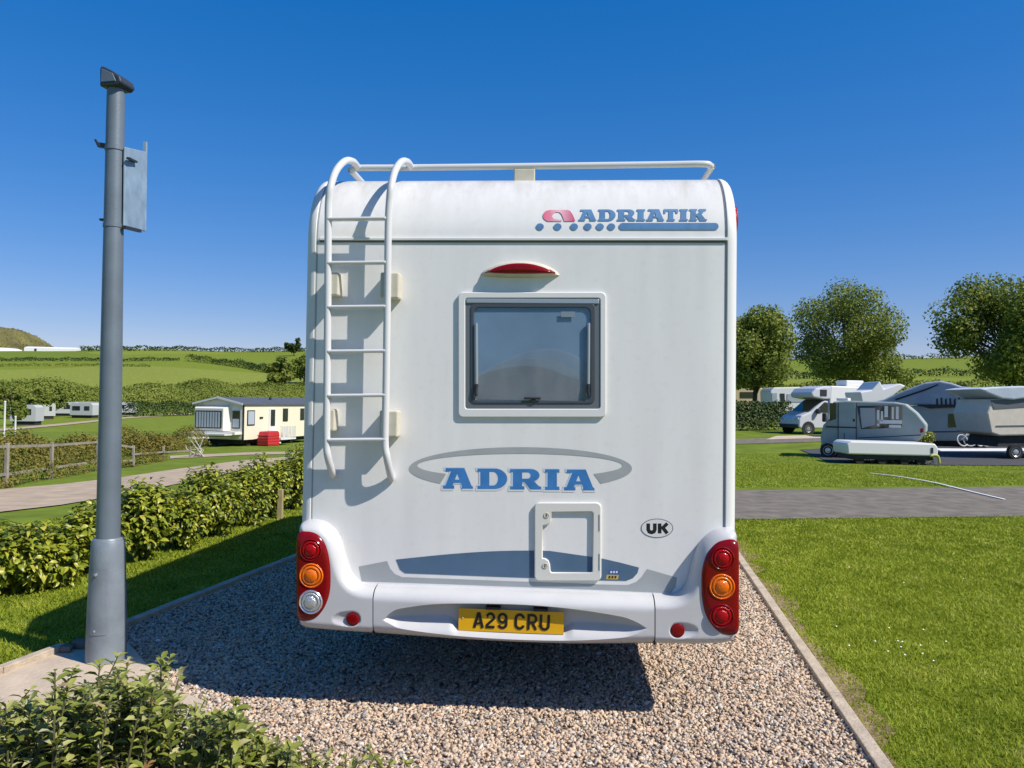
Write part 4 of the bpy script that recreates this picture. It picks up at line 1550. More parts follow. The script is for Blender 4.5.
# ------------------------------------------------------------------ trees
def tree(name, label, base, h, rx, crown0, n, m=M_oak, leaf=.34, lob=22, group=None, trunk_r=None, seed=0, ry=None, cat='tree'):
    random.seed(seed + 100)
    t = thing(name, label, cat, base, 0, group)
    cz = h * (crown0 + 1) / 2
    rz = h * (1 - crown0) / 2
    ry = ry or rx
    lobes = []
    for i in range(lob):
        for _ in range(40):
            d = Vector((random.uniform(-1, 1), random.uniform(-1, 1), random.uniform(-1, 1)))
            if .25 < d.length < 1: break
        d = d * .82
        wf = 1.0 if d.z > -.2 else .9
        k = random.uniform(.22, .36)
        lobes.append(((d.x * rx * wf, d.y * ry * wf, cz + d.z * rz), (rx * k, ry * k, rz * k * random.uniform(.7, 1.0))))
    P, d = lobes_cloud(lobes, n, .35)
    N = d * .8 + rng.normal(size=d.shape) * .6 + np.array([0, 0, .3])
    leaf_cloud('crown', P, N, leaf * rng.uniform(.6, 1.3, n), leaf * .75 * rng.uniform(.6, 1.2, n), m, t, fine=False)
    tr = trunk_r or h * .026
    b = MB()
    fork = Vector((random.uniform(-.1, .1) * rx, 0, h * max(.12, crown0 * .95)))
    b.tube([(0, 0, -.3), (0, 0, h * .05), fork * .6, fork], [tr * 1.35, tr * .8], 9)
    b.tube([fork, fork + Vector((.05 * rx, .02 * rx, rz * .9)), Vector((0, 0, cz + rz * .6))], [tr * .75, tr * .15], 7, smooth_n=4)
    for lo in lobes:
        e = Vector(lo[0])
        st = fork.lerp(Vector((0, 0, cz)), random.uniform(0, .7))
        mid = st.lerp(e, .5) + Vector((0, 0, rz * .08))
        b.tube([st, mid, e], [tr * random.uniform(.28, .45), tr * .08], 5, smooth_n=3)
    b.build('trunk', M_bark, t)
    return t


def tbase(px, d):
    p = at(px, 400, d)
    return Vector((p.x, p.y, H(p.x, p.y)))


def tall(px, pyt, d):
    p = at(px, pyt, d)
    return p.z - H(p.x, p.y)


tree('oak_tree', 'dark full oak standing behind the clipped hedge, half hidden by the motorhome', tbase(757, 56), tall(757, 298, 56), 3.4, .20, 19000, leaf=.24, lob=46, seed=3)
tree('oak_tree', 'broad spreading oak behind the white overcab camper, sky showing through its branches', tbase(846, 75), tall(846, 280, 75), 5.9, .20, 24000, leaf=.26, lob=52, seed=5)
tree('oak_tree', 'large bushy tree at the right edge of the photo', tbase(1011, 60), tall(1011, 255, 60), 5.5, .16, 26000, leaf=.28, lob=64, seed=8)
for i, (px, pt, d, rx, lab) in enumerate([(890, 352, 88, 3.6, 'low rounded tree under the right side of the broad oak'), (868, 362, 84, 2.8, 'small bushy tree close under the broad oak'),
                                          (932, 384, 92, 3.4, 'olive green low tree between the broad oak and the right-hand tree'), (955, 378, 98, 3.2, 'low tree at the left foot of the large right-hand tree'),
                                          (722, 340, 62, 3.0, 'dark tree mostly hidden behind the motorhome'), (800, 384, 104, 3.0, 'small dark tree between the two oaks, far behind'),
                                          (780, 378, 66, 1.8, 'low leafy growth beside the first oak trunk')]):
    tree('bushy_tree', lab, tbase(px, d), tall(px, pt, d), rx, .05, 3200, leaf=.32, lob=12, seed=20 + i)


def hedge_line(name, label, pxs, hgt, wid, n, m, leaf, kind=None, cat='hedge', dy=0, wob=.25, group=None):
    """bank of leaves along a pixel polyline on the ground"""
    pts = [G(*p) for p in pxs]
    seg = [(pts[i + 1] - pts[i]).length for i in range(len(pts) - 1)]
    cum = np.concatenate([[0], np.cumsum(seg)])
    s = rng.random(n) * cum[-1]
    A = np.array([tuple(p) for p in pts])
    C = np.stack([np.interp(s, cum, A[:, k]) for k in range(3)], 1)
    hh = hgt * (1 + wob * np.sin(s / (hgt * 1.7)) * .6 + wob * np.sin(s / (hgt * .73) + 1.3) * .6 + wob * .3 * rng.normal(size=n))
    a = rng.uniform(0, math.pi, n)
    rr_ = .6 + .4 * rng.random(n) ** .5
    off = np.cos(a) * wid / 2 * rr_
    k_ = np.clip(np.array([math.atan2(A[-1][1] - A[0][1], A[-1][0] - A[0][0])]), -7, 7)[0]
    nx, ny = -math.sin(k_), math.cos(k_)
    X, Y = C[:, 0] + nx * off, C[:, 1] + ny * off
    Z = np.array([H(x, y) for x, y in zip(X, Y)]) + np.maximum(.04, np.sin(a) ** .7 * hh * rr_)
    P = np.stack([X, Y, Z], 1)
    N = np.stack([nx * np.cos(a), ny * np.cos(a), np.sin(a) + .2], 1) + rng.normal(size=(n, 3)) * .55
    o0 = pts[0]
    o = leaf_cloud(name, P - np.array(tuple(o0)), N, leaf * rng.uniform(.6, 1.3, n), leaf * .75, m, fine=False)
    o.location = o0
    return tag(o, label, cat, group, kind)


# clipped hedge on the right, below the first oak
hedge_line('clipped_hedge', 'dark clipped hedge in front of the first oak, right beside the motorhome', [(700, 431), (745, 430.5), (789, 430)], 1.75, 1.3, 5200, M_hedge, .16, wob=.06)
hedge_line('clipped_hedge', 'darker hedge behind the clipped hedge and below the oak trunk', [(700, 421), (760, 420), (800, 419)], 2.1, 2.2, 3000, M_hedge, .3, wob=.12)
# fields on the right
hedge_line('field_hedgerow', 'field hedgerow across the right-hand hill behind the oaks', [(640, 380), (800, 379), (900, 376), (1060, 374)], 2.6, 3, 4200, M_hedge, .7)
hedge_line('field_hedgerow', 'hedgerow on the skyline of the right-hand hill', [(640, 362), (800, 360), (930, 359), (1080, 358)], 3.2, 5, 2600, M_hedge, 1.1)
hedge_line('woodland_belt', 'belt of trees in the dip behind the right-hand caravans', [(700, 395), (820, 394), (960, 392), (1090, 390)], 2.6, 6, 4200, M_wood, .6, kind='stuff', cat='woodland')

# left valley
hedge_line('woodland', 'mass of mid green woodland along the valley floor', [(-60, 402), (0, 403), (60, 404), (130, 405), (200, 402), (260, 399), (330, 396)], 5.6, 26, 34000, M_wood, .55, kind='stuff', cat='woodland', wob=.22)
hedge_line('valley_hedge', 'dark hedge beyond the far field, left of the cream caravan', [(128, 417), (165, 416), (200, 415)], 2.6, 3, 2600, M_hedge, .4, wob=.15)
hedge_line('field_hedgerow', 'dark diagonal hedgerow crossing the hill above the cream caravan', [(188, 361), (215, 364), (245, 368), (276, 374)], 3.6, 5, 3000, M_hedge, .8)
hedge_line('field_hedgerow', 'thin hedgerow high on the left hillside', [(-20, 361.5), (40, 361), (85, 361), (125, 361.5), (180, 361)], 2.0, 3, 2600, M_hedge, .75)
hedge_line('field_hedgerow', 'thin broken hedgerow just below the high one on the left hillside', [(-20, 367), (30, 366), (85, 366), (150, 367)], 1.3, 3, 1400, M_wood, .7)
hedge_line('field_hedgerow', 'dark hedgerow at the left skyline behind the lamp post', [(80, 351), (130, 351), (190, 351), (240, 352), (340, 353)], 3.5, 6, 2400, M_hedge, 1.4)
g = G(294, 356)
tree('round_tree', 'lone round tree on the skyline beside the motorhome', g, 14, 7.5, .1, 1200, M_hedge, 1.6, 10, seed=40)
for i, (px, py, hh, rx, lab) in enumerate([(286, 392, 15, 9, 'large dark tree on the slope above the cream caravan roof'), (304, 384, 17, 10, 'dark tree on the slope touching the motorhome edge'),
                                          (268, 396, 9, 6, 'smaller tree left of the dark slope trees')]):
    tree('slope_tree', lab, G(px, py), hh, rx, .05, 1500, M_wood, 1.3, 12, seed=50 + i)
for i, (px, py, hh, rx, lab) in enumerate([(8, 419, 6.5, 3.2, 'pale green tree at the left photo edge by the far caravans'), (34, 420, 5, 2.4, 'reddish leaved small tree among the far caravans'),
                                          (52, 417, 5.5, 2.6, 'bushy tree behind the far caravan row'), (16, 426, 3, 1.6, 'dark bush next to the white posts at far left')]):
    tree('valley_tree', lab, G(px, py), hh, rx, .06, 1100, M_wood, .55, 9, seed=60 + i)
# distant hill at the far left
hb = at(6, 350, 1500)
Vh, Fh = [], []
for i in range(26):
    for j in range(10):
        x = -260 + 520 * i / 25
        s = j / 9
        pxh = i / 25
        hh = 58 * math.exp(-(x / (62 if x > 0 else 200)) ** 2) * (1 + .07 * math.sin(i * 1.9)) * math.sin(math.pi * s)
        Vh.append((hb.x + x, hb.y + (s - .5) * 300, hb.z - 12 + hh))
for i in range(25):
    for j in range(9): Fh.append((i * 10 + j, (i + 1) * 10 + j, (i + 1) * 10 + j + 1, i * 10 + j + 1))
Pf = []
for _k in range(4200):
    a_, b_ = random.randrange(24), random.randrange(8)
    fa, fb = random.random(), random.random()
    c_ = [Vector(Vh[(a_ + p) * 10 + b_ + q]) for p in (0, 1) for q in (0, 1)]
    v_ = c_[0].lerp(c_[1], fb).lerp(c_[2].lerp(c_[3], fb), fa)
    Pf.append((v_.x, v_.y, v_.z + random.uniform(0, 1.6)))
tag(leaf_cloud('hill_scrub', np.array(Pf), rng.normal(size=(len(Pf), 3)) + np.array([.3, -.4, .8]), 3.2 * rng.uniform(.4, 1.3, len(Pf)), 2.4, M_gold, fine=False), 'scrub covering the brown hill at the far left skyline', 'scrub', kind='stuff')
tag(mk('far_hill', Vh, Fh, mat('far_hill_scrub', (.13, .12, .035), .95, var=.45, vscale=.02), smooth=True), kind='structure')

# long white sheds on the skyline
M_wh = mat('white_wall', (.78, .78, .76), .6)
for px0, px1, py, lab in ((-20, 22, 351, 'long white shed on the far left skyline below the brown hill'), (24, 76, 351, 'longest white shed on the left skyline, ending at the hill foot')):
    a, b_ = G(px0, py), G(px1, py)
    t = thing('white_shed', lab, 'shed', a)
    d = b_ - a
    ln = math.hypot(d.x, d.y)
    t.rotation_euler = (0, 0, math.atan2(d.y, d.x))
    MB().prism([(0, -3), (0, 2.6), (6, 3.8), (12, 2.6), (12, -3)], 0, ln, 'x').build('shed_body', M_wh, t)
    MB().box(ln * .2, ln * .24, -.3, -.05, -2, 2).build('doorway', M_dark, t)

# ------------------------------------------------------------------ cream holiday caravan on the left
M_cl = mat('cream_cladding', (.74, .68, .52), .6)
M_fr = mat('front_cladding', (.72, .70, .63), .6)
M_roof = mat('grey_roof', (.085, .095, .11), .6, var=.15, vscale=3)
M_curt = mat('curtain', (.36, .42, .47), .7)
cn = G(243, 446.5)
sc_ = cn.y / FPX
sc_ = cn.y / FPX
ang = R(73)
hm = thing('holiday_caravan', 'long cream static caravan with grey pitched roof and big bay window, beyond the lane', 'static caravan', cn, ang)
# local +x runs along the side (away), local +y across the front to the left
WD, LN, E0, E1, AP = 3.7, 10.0, .42, 2.72, 3.12
MB().box(0, LN, 0, WD, E0, E1).build('wall', M_cl, hm)
MB().add([(-.02, 0, E1), (-.02, WD, E1), (-.02, WD / 2, AP), (-.02, WD, .5), (-.02, 0, .5)], [(0, 2, 1), (0, 1, 3, 4)]).build('front_wall', M_fr, hm)
MB().add([(-.25, -.12, E1 - .02), (LN + .1, -.12, E1 - .02), (LN + .1, WD / 2, AP + .02), (-.25, WD / 2, AP + .02), (-.25, WD + .12, E1 - .02), (LN + .1, WD + .12, E1 - .02)] +
         [(-.25, -.12, E1 + .05), (LN + .1, -.12, E1 + .05), (LN + .1, WD / 2, AP + .09), (-.25, WD / 2, AP + .09), (-.25, WD + .12, E1 + .05), (LN + .1, WD + .12, E1 + .05)],
         [(0, 1, 2, 3), (3, 2, 5, 4), (6, 9, 8, 7), (9, 10, 11, 8), (0, 3, 9, 6), (3, 4, 10, 9), (0, 6, 7, 1), (4, 5, 11, 10), (1, 7, 8, 2), (2, 8, 11, 5)]).build('roof', M_roof, hm)
MB().bar((-.27, -.1, E1 + .02), (-.27, WD / 2, AP + .05), .05, .12).bar((-.27, WD + .1, E1 + .02), (-.27, WD / 2, AP + .05), .05, .12).build('barge_board', M_trim, hm)
MB().box(-.03, .05, -.02, .07, E0, E1).build('corner_post', M_dark, hm)
# bay on the front: angled box
bay = MB().add([(-.55, 1.15, 1.0), (-.55, 3.35, 1.0), (-.03, 3.68, 1.0), (-.03, .95, 1.0), (-.55, 1.15, 2.45), (-.55, 3.35, 2.45), (-.03, 3.68, 2.6), (-.03, .95, 2.6)],
               [(0, 1, 2, 3), (4, 7, 6, 5), (0, 4, 5, 1), (1, 5, 6, 2), (3, 7, 4, 0)]).build('bay', M_fr, hm)
for a_, b_, y_ in (((-.57, 1.25), (-.57, 3.3), 0),):
    f_ = MB().box(-.60, -.555, 1.25, 3.28, 1.15, 2.3).build('bay_window', M_glass, hm)
    c = MB()
    for i in range(9): c.box(-.615, -.603, 1.36 + i * .212, 1.50 + i * .212, 1.22, 2.22)
    c.build('curtain', M_curt, f_)
f_ = MB().box(-.06, -.022, .25, .85, 1.15, 2.3).build('front_window', M_glass, hm)
MB().box(-.07, -.061, .31, .79, 1.22, 1.78).build('curtain', M_curt, f_)
MB().box(-.75, -.02, .1, 3.6, .78, .95).build('bay_ledge', M_fr, hm)
for x0, x1, z0, z1, m_ in ((.35, 1.15, 1.35, 2.35, M_curt), (4.4, 5.0, 1.55, 2.45, M_glass), (6.6, 7.1, 1.6, 2.45, M_glass), (8.6, 9.2, 1.6, 2.4, M_glass)):
    f_ = MB().box(x0, x1, -.04, -.005, z0, z1).build('side_window', M_dark, hm)
    MB().box(x0 + .07, x1 - .07, -.052, -.041, z0 + .07, z1 - .07).build('pane', m_, f_)
d_ = MB().box(2.75, 3.55, -.05, -.005, .55, 2.45).build('door', M_trim, hm)
MB().box(2.9, 3.4, -.065, -.051, 1.25, 2.38).build('pane', M_glass, d_)
MB().box(1.7, 2.05, -.05, -.005, 1.78, 1.9).build('wall_lamp', M_dark, hm)
MB().box(.3, LN - .3, .4, WD - .4, .12, E0).build('underframe', M_under, hm)
for x, y in ((1.0, .5), (1.0, 3.0), (6, .5), (6, 3.0)):
    MB().lathe([(.3, 0), (.3, .2), (.15, .22)], 16, Matrix.Translation((x, y, .3)) @ Matrix.Rotation(R(90), 4, 'X')).build('wheel', M_rubber, hm)
MB().bar((-.1, WD / 2, .55), (-2.6, WD / 2 + .2, .62), .12, .1).bar((-.1, .9, .55), (-2.6, WD / 2 + .2, .62), .1, .1).bar((-.1, 3.2, .55), (-2.6, WD / 2 + .2, .62), .1, .1).build('drawbar', M_trim, hm)
MB().box(-1.5, -.05, .3, 3.9, .74, .84).build('front_deck', mat('pale_deck', (.56, .55, .50), .7), hm)
MB().tube([(4.5, WD * .3, AP - .2), (4.5, WD * .3, AP + .12)], .09, 8).build('roof_vent', M_dark, hm)
# steps and rail
st = thing('entrance_steps', 'white railed entrance steps at the door of the cream caravan', 'steps', hm.matrix_basis @ Vector((3.15, -.75, 0)), ang)
MB().box(-.7, 1.1, -.45, .66, .35, .45).box(-1.05, -.7, -.45, .66, .12, .22).build('platform', M_trim, st)
b = MB()
for i in range(10): b.box(-.7 + i * .19, -.66 + i * .19, -.45, -.41, .45, 1.25)
b.box(-.72, 1.12, -.46, -.40, 1.25, 1.31)
for i in range(5): b.box(1.06, 1.1, -.4 + i * .22, -.36 + i * .22, .45, 1.25)
b.build('railing', M_trim, st)
M_crate = mat('red_plastic', (.48, .03, .035), .45, var=.1)
rc = thing('red_bin', 'red ribbed storage box in front of the cream caravan door', 'storage box', hm.matrix_basis @ Vector((1.55, -.85, 0)), ang)
MB().prism([(-.62, 0), (-.66, .55), (-.5, .95), (.5, .98), (.66, .85), (.66, 0)], -.4, .4, 'y').build('box_body', M_crate, rc, bevel=.05)
b = MB()
for i in range(4): b.box(-.66, .69, -.425, .425, .12 + i * .18, .17 + i * .18)
b.build('rib', M_crate, rc)

# fence and olive scrub beyond the lane
M_fw = mat('fence_wood', (.27, .24, .19), .9, var=.25, vscale=4)
fn = thing('rail_fence', 'weathered post and rail fence along the far side of the lane', 'fence', G(5, 489))
f0 = fn.location
posts = [(-60, 500, 1.05), (6, 488, 1.05), (51, 479, 1.0), (97, 471, 1.0), (133, 467, .75), (163, 461, .6), (190, 457.5, .5)]
PP = []
for px, py, h_ in posts:
    p = G(px, py)
    PP.append((p, h_))
    MB().box(p.x - f0.x - .04, p.x - f0.x + .04, p.y - f0.y - .04, p.y - f0.y + .04, p.z - f0.z - .1, p.z - f0.z + h_).build('post', M_fw, fn, bevel=.01)
for i in range(len(PP) - 1):
    (p, h1_), (q_, h2_) = PP[i], PP[i + 1]
    for k in ((.92, .30) if i < 4 else (.6,)):
        MB().bar(p - f0 + Vector((0, -.06, h1_ * k)), q_ - f0 + Vector((0, -.06, h2_ * k + .01)), .035, .065).build('rail', M_fw, fn)
hedge_line('olive_hedge', 'olive and gold scrubby hedge behind the rail fence', [(-60, 477), (0, 470), (60, 463), (120, 457), (170, 452), (196, 449)], 1.0, 1.8, 18000, M_gold, .10, wob=.34)
hedge_line('fence_weeds', 'dry grass and weeds growing up through the rail fence', [(-60, 499), (6, 487), (51, 478.5), (97, 470.5), (133, 466.5), (163, 460.5)], .42, .5, 5200, M_gold, .07, kind='stuff', cat='weeds', wob=.5)
gb = G(150, 455)
bush('golden_bush', 'golden green bush rising from the scrubby hedge, left of the cream caravan', 'bush', gb, 1.5, 1.0, 1.15, 1500, .13, .08, M_gold, fine=False)
# broken branches by the fence end
br0 = G(196, 457)
br = MB()
for i in range(7):
    a = random.uniform(0, 3.1)
    br.tube([(random.uniform(-.5, .5), 0, .02), (random.uniform(-.4, .4), random.uniform(-.2, .2), .3), (math.cos(a) * .7, random.uniform(-.3, .3), random.uniform(.3, .9))], [.035, .012], 5, smooth_n=3)
o = br.build('bare_branches', mat('pale_branch', (.5, .46, .40), .9))
o.location = br0
tag(o, 'pale bare branches sticking up at the end of the rail fence', 'branches')

# far caravans in the valley
M_off = mat('off_white_panel', (.42, .44, .44), .6)
far = [(62, 416, 7.5, 'larger pale grey caravan in the middle of the far row', 20), (92, 414.5, 8.5, 'long white caravan furthest right of the far row, left of the lamp post', 8),
       (85, 418, 5.5, 'low white caravan in front of the far row', 0), (44, 419, 4, 'small grey caravan beside the reddish tree', 40), (27, 425, 4.2, 'white box caravan near the far left edge', 10),
       (127, 415, 5, 'small white caravan just right of the lamp post', 15)]
for px, py, ln, lab, rz in far:
    p = G(px, py)
    ln *= .68
    t = thing('far_caravan', lab, 'caravan', p, R(rz), 'caravans in the valley park')
    MB().prism([(-ln / 2, .5), (-ln / 2, 2.2), (-ln / 2 + .3, 2.5), (ln / 2 - .3, 2.5), (ln / 2, 2.2), (ln / 2, .5)], -1.2, 1.2, 'y').build('body', M_off, t)
    MB().box(-ln / 2 + .4, -.2, -1.24, -1.2, 1.3, 2.0).build('window', M_glass, t)
    MB().box(.5, ln / 2 - .5, -1.24, -1.2, 1.3, 2.0).build('window', M_glass, t)
    MB().box(-ln / 2 + .2, ln / 2 - .2, -1.0, 1.0, .02, .5).build('underframe', M_under, t)
for px, py, h_, lab in ((4, 437, 2.9, 'tall white post at the far left edge beyond the fence'), (15, 434, 1.6, 'shorter white post right of the tall one')):
    p = G(px, py)
    o = MB().lathe([(.09, -.2), (.08, h_ - .1), (.10, h_ - .05), (.06, h_)], 10).build('white_post', M_trim, smooth='auto')
    o.location = p
    tag(o, lab, 'post')

# ================================================================== vehicles on the right
def wheel(parent, x, y, r_=.33, s=1, w_=.2):
    Mx = Matrix.Translation((x, y, r_)) @ Matrix.Rotation(R(90) * s, 4, 'X')
    wh = MB().lathe([(r_ * .6, 0), (r_ * .95, 0), (r_, .03), (r_, w_ - .03), (r_ * .95, w_), (r_ * .6, w_)], 22, Mx).build('wheel', M_rubber, parent, smooth='auto')
    MB().lathe([(r_ * .62, w_ * .6), (r_ * .62, w_ + .01), (r_ * .5, w_ - .01), (r_ * .2, w_ + .012), (.001, w_ + .012)], 16, Mx).build('rim', M_silver, wh, smooth='auto')


M_pale = mat('pale_van_paint', (.55, .56, .59), .35, coat=.4)
M_greyv = mat('grey_green_panel', (.32, .365, .355), .5, var=.08, vscale=2)
M_greyd = mat('grey_panel', (.33, .37, .40), .6, var=.1, vscale=3)
# A: overcab camper, nose to the left
a0 = at(806, 400, 42.6)
a0.z = H(a0.x, a0.y)
cv = thing('overcab_camper', 'white overcab camper van facing left, parked below the broad oak', 'camper van', a0, R(180 + 14))
cv.scale = (.93, .93, .93)
# local +x points to the nose
cab = MB().prism([(-.9, .34), (-.9, 2.0), (-.55, 2.02), (.35, 1.32), (.95, 1.08), (1.12, .85), (1.15, .42), (1.0, .34)], -.98, .98, 'y').build('cab', M_pale, cv, bevel=.09, bseg=3)
MB().prism([(-5.2, .42), (-5.2, 2.6), (-5.0, 2.8), (-.9, 2.85), (-.75, .42)], -1.08, 1.08, 'y').build('body', M_trim, cv, bevel=.06)
MB().prism([(-1.0, 2.05), (-1.0, 2.82), (-.5, 2.84), (.1, 2.68), (.38, 2.38), (.3, 2.16), (-.45, 2.04)], -1.07, 1.07, 'y').build('overcab', M_pale, cv, bevel=.1, bseg=3)
for s in (-1, 1):
    y0_, y1_ = sorted((s * .975, s * 1.0))
    MB().prism([(-.75, 1.28), (-.75, 1.86), (-.52, 1.88), (.12, 1.30)], y0_, y1_, 'y').build('cab_window', M_glass, cv)
    y0_, y1_ = sorted((s * 1.05, s * 1.1))
    MB().box(-.62, -.2, y0_, y1_, 2.25, 2.62).build('overcab_window', M_dark, cv)
    MB().box(-3.5, -2.4, y0_, y1_, 1.6, 2.2).build('body_window', M_dark, cv)
    MB().box(-.12, .05, *sorted((s * 1.0, s * 1.24)), 1.2, 1.5).build('mirror', M_dark, cv, bevel=.03)
    wheel(cv, .52, s * .80, .34, -s)
    wheel(cv, -3.9, s * .80, .34, -s)
    MB().lathe([(.42, 0), (.42, .012)], 20, Matrix.Translation((.52, s * .985, .34)) @ Matrix.Rotation(R(90) * -s, 4, 'X')).build('wheel_arch', M_dark, cv)
MB().add([(-.50, -.86, 2.02), (-.50, .86, 2.02), (.36, .86, 1.345), (.36, -.86, 1.345)], [(0, 1, 2, 3)]).build('windscreen', M_glass, cv).location = (.02, 0, .012)
MB().box(1.08, 1.2, -.9, .9, .34, .58).build('bumper', M_dark, cv, bevel=.04)
for s in (-1, 1): MB().box(1.0, 1.13, s * .68 - .16, s * .68 + .16, .78, .98).build('headlight', M_clear, cv, bevel=.04)
MB().box(-3.6, -2.4, -.5, .5, 2.84, 3.22).build('roof_box', M_trim, cv, bevel=.05)
MB().prism([(-4.4, 2.8), (-4.2, 3.15), (-3.75, 3.05), (-3.7, 2.8)], -.6, .6, 'y').build('roof_vent', M_greyv, cv, bevel=.03)

# B: small grey camper in the shade
Bd = 26.5
b0 = at(876, 430, Bd)
b0.z = H(b0.x, b0.y)
kb = Bd / FPX
zb0 = b0.z
def onplane(px, py, o, th):
    n = Vector((-math.sin(th), math.cos(th), 0))
    d = ray(px, py)
    p = CP + d * (n.dot(o - CP) / n.dot(d))
    return (p - o).dot(Vector((math.cos(th), math.sin(th), 0))), p.z - o.z


TB = R(150)
def sq(px): return px if px < 890 else 890 + (px - 890) * .86
def bx_(px): return onplane(sq(px), 430, b0, TB)[0]
def bz_(py, px=876): return onplane(sq(px), py, b0, TB)[1]
gv = thing('grey_camper', 'small grey camper van in shade with chamfered tail, behind the low white trailer', 'camper van', b0, R(180 - 30))
pf = [(821.5, 449), (820.5, 437), (823, 425), (829, 419), (833, 401.5), (845, 400.6), (895, 402), (908, 404), (921, 413), (932.5, 425), (932, 432), (924, 441), (870, 447), (850, 452)]
MB().prism([(bx_(x), bz_(y, x)) for x, y in pf], .0, -1.5, 'y').build('body', M_greyv, gv, bevel=.05)
gv.location = b0
yo = .012
def bslab(name, pts_, m_, t0=.004, t1=.02, par=gv):
    return MB().prism([(bx_(x), bz_(y, x)) for x, y in pts_], t0, t1, 'y').build(name, m_, par)
bslab('cab_window', [(829.5, 403), (836, 403), (836, 419), (829.5, 421)], M_glass)
bslab('door', [(838.5, 402.5), (855, 402.5), (856.5, 426), (856, 446), (838.5, 445)], M_greyv, .004, .03)
bslab('swage_line', [(826, 426), (857, 427), (857, 428.4), (826, 427.4)], M_dark, .03, .036)
bslab('panel_line', [(844, 433), (844.7, 433), (844.7, 446), (844, 446)], M_dark, .03, .036)
bslab('panel_line', [(838, 402.5), (838.7, 402.5), (838.7, 446), (838, 446)], M_dark, .03, .036)
bslab('panel_line', [(856, 403), (856.7, 403), (856.7, 446), (856, 446)], M_dark, .03, .036)
bslab('skirt_line', [(858, 437.6), (926, 434.6), (926, 435.4), (858, 438.4)], M_dark, .004, .012)
bslab('door_handle', [(853, 419), (855, 419), (855, 421.5), (853, 421.5)], M_dark, .03, .05)
bslab('lamp', [(925, 429), (928.5, 428), (928.5, 432), (925, 433)], M_redhot, .004, .02)
wn = bslab('side_window', [(857, 406), (904, 405.5), (904, 427), (880, 428.5), (861, 429)], M_glass, .004, .022)
bslab('blind', [(860, 408), (875, 408), (875, 425), (862, 428)], mat('blind_grey', (.36, .38, .39), .6), .023, .028, wn)
for x0, y0_, x1, y1_ in ((877, 410, 879.5, 426), (881, 411, 883, 421), (884.5, 405.8, 888, 417), (892, 407, 894.5, 419), (897, 406.5, 900, 419), (877, 420, 904, 423.5), (889, 425, 903, 427.5)):
    bslab('window_bar', [(x0, y0_), (x1, y0_ + .3), (x1, y1_ + .3), (x0, y1_)], M_trim, .023, .034, wn)
MB().box(bx_(823), bx_(827), .02, .26, bz_(423), bz_(414)).build('mirror', M_dark, gv, bevel=.03)
for s in (0, 1):
    wheel(gv, bx_(829), .03 - 1.3 * s, .27, 1 if s else -1)
    wheel(gv, bx_(902), .03 - 1.3 * s, .27, 1 if s else -1)
MB().box(bx_(850), bx_(820), -1.0, -.2, bz_(455), bz_(447)).build('underside', M_under, gv)
MB().box(bx_(846), bx_(834), -1.4, -.6, bz_(401), bz_(398)).build('roof_vent', M_trim, gv, bevel=.02)

# low white trailer in front
Td = 24.6
t0_ = at(893, 450, Td); t0_.z = H(t0_.x, t0_.y)
kt = Td / FPX
def tx_(px): return (px - 893) * kt
def tz_(py): return at(893, py, Td).z - t0_.z
tr = thing('white_trailer', 'long low white trailer with black underside parked against the grey camper', 'trailer', t0_, R(-3))
MB().prism([(tx_(849), tz_(455)), (tx_(848), tz_(445)), (tx_(852), tz_(442)), (tx_(934), tz_(443)), (tx_(937), tz_(447)), (tx_(937), tz_(454)), (tx_(932), tz_(455.5))], 0, 1.3, 'y').build('body', M_trim, tr, bevel=.04)
MB().box(tx_(852), tx_(933), .08, 1.2, tz_(460), tz_(455)).build('underframe', M_under, tr)
MB().box(tx_(930), tx_(932), -.02, -.002, tz_(452.5), tz_(447)).build('handle', M_dark, tr)
for x in (862, 884, 906, 922):
    Mx = Matrix.Translation((tx_(x), .25, .14)) @ Matrix.Rotation(R(90), 4, 'X')
    MB().lathe([(.08, 0), (.14, 0), (.14, .14), (.08, .14)], 14, Mx).build('wheel', M_rubber, tr, smooth='auto')
pA = at(930, 456, Td - .05)
o = MB().tube([(0, 0, 0), (.18, 0, .03), (.27, 0, -.04), (.30, 0, -.24)], .04, 8, smooth_n=4).build('hose_end', mat('lime_hose', (.42, .46, .09), .5), smooth=True)
o.location = pA; tag(o, 'yellow green bent pipe at the right end of the low white trailer', 'pipe')
hedge_line('weeds', 'tufts of weeds under the low white trailer', [(850, 463), (890, 464), (932, 464)], .2, .5, 700, M_hedge, .06, kind='stuff', cat='weeds')
sh0 = G(932, 449)
bush('small_bush', 'small round green bush behind the tail of the grey camper', 'bush', sh0 + Vector((0, .6, 0)), .55, .5, .75, 700, .1, .06, M_laurel, fine=False)

# C: caravans under silver covers
M_cov = mat('silver_cover', (.32, .36, .43), .45, var=.14, vscale=1.2, bump=.4, bscale=3)
M_tarp = mat('pale_blue_tarp', (.46, .52, .60), .45, var=.12, vscale=1, bump=.5, bscale=3)
def flatveh(Y, pxc, turn=0):
    o_ = at(pxc, 430, Y)
    g_ = Vector((o_.x, o_.y, H(o_.x, o_.y)))
    return g_, (lambda p: [onplane(x, y, g_, R(-turn)) for x, y in p])
g_, mp_ = flatveh(33, 950, 30)
c1_ = thing('covered_caravan', 'caravan under a silver blue cover sloping up behind the grey camper', 'caravan', g_, R(-30))
MB().prism(mp_([(902, 441), (902, 406), (992, 404), (995, 441)]), 0, 2.2, 'y').build('body', M_greyv, c1_, bevel=.06)
MB().prism(mp_([(868, 403), (885, 399), (905, 390), (925, 382.5), (940, 380.6), (952, 383), (962, 386.5), (985, 388), (996, 391), (996, 406), (960, 404.5), (925, 406), (900, 404)]), -.06, 2.3, 'y').build('cover', M_cov, c1_, bevel=.08, bseg=3)
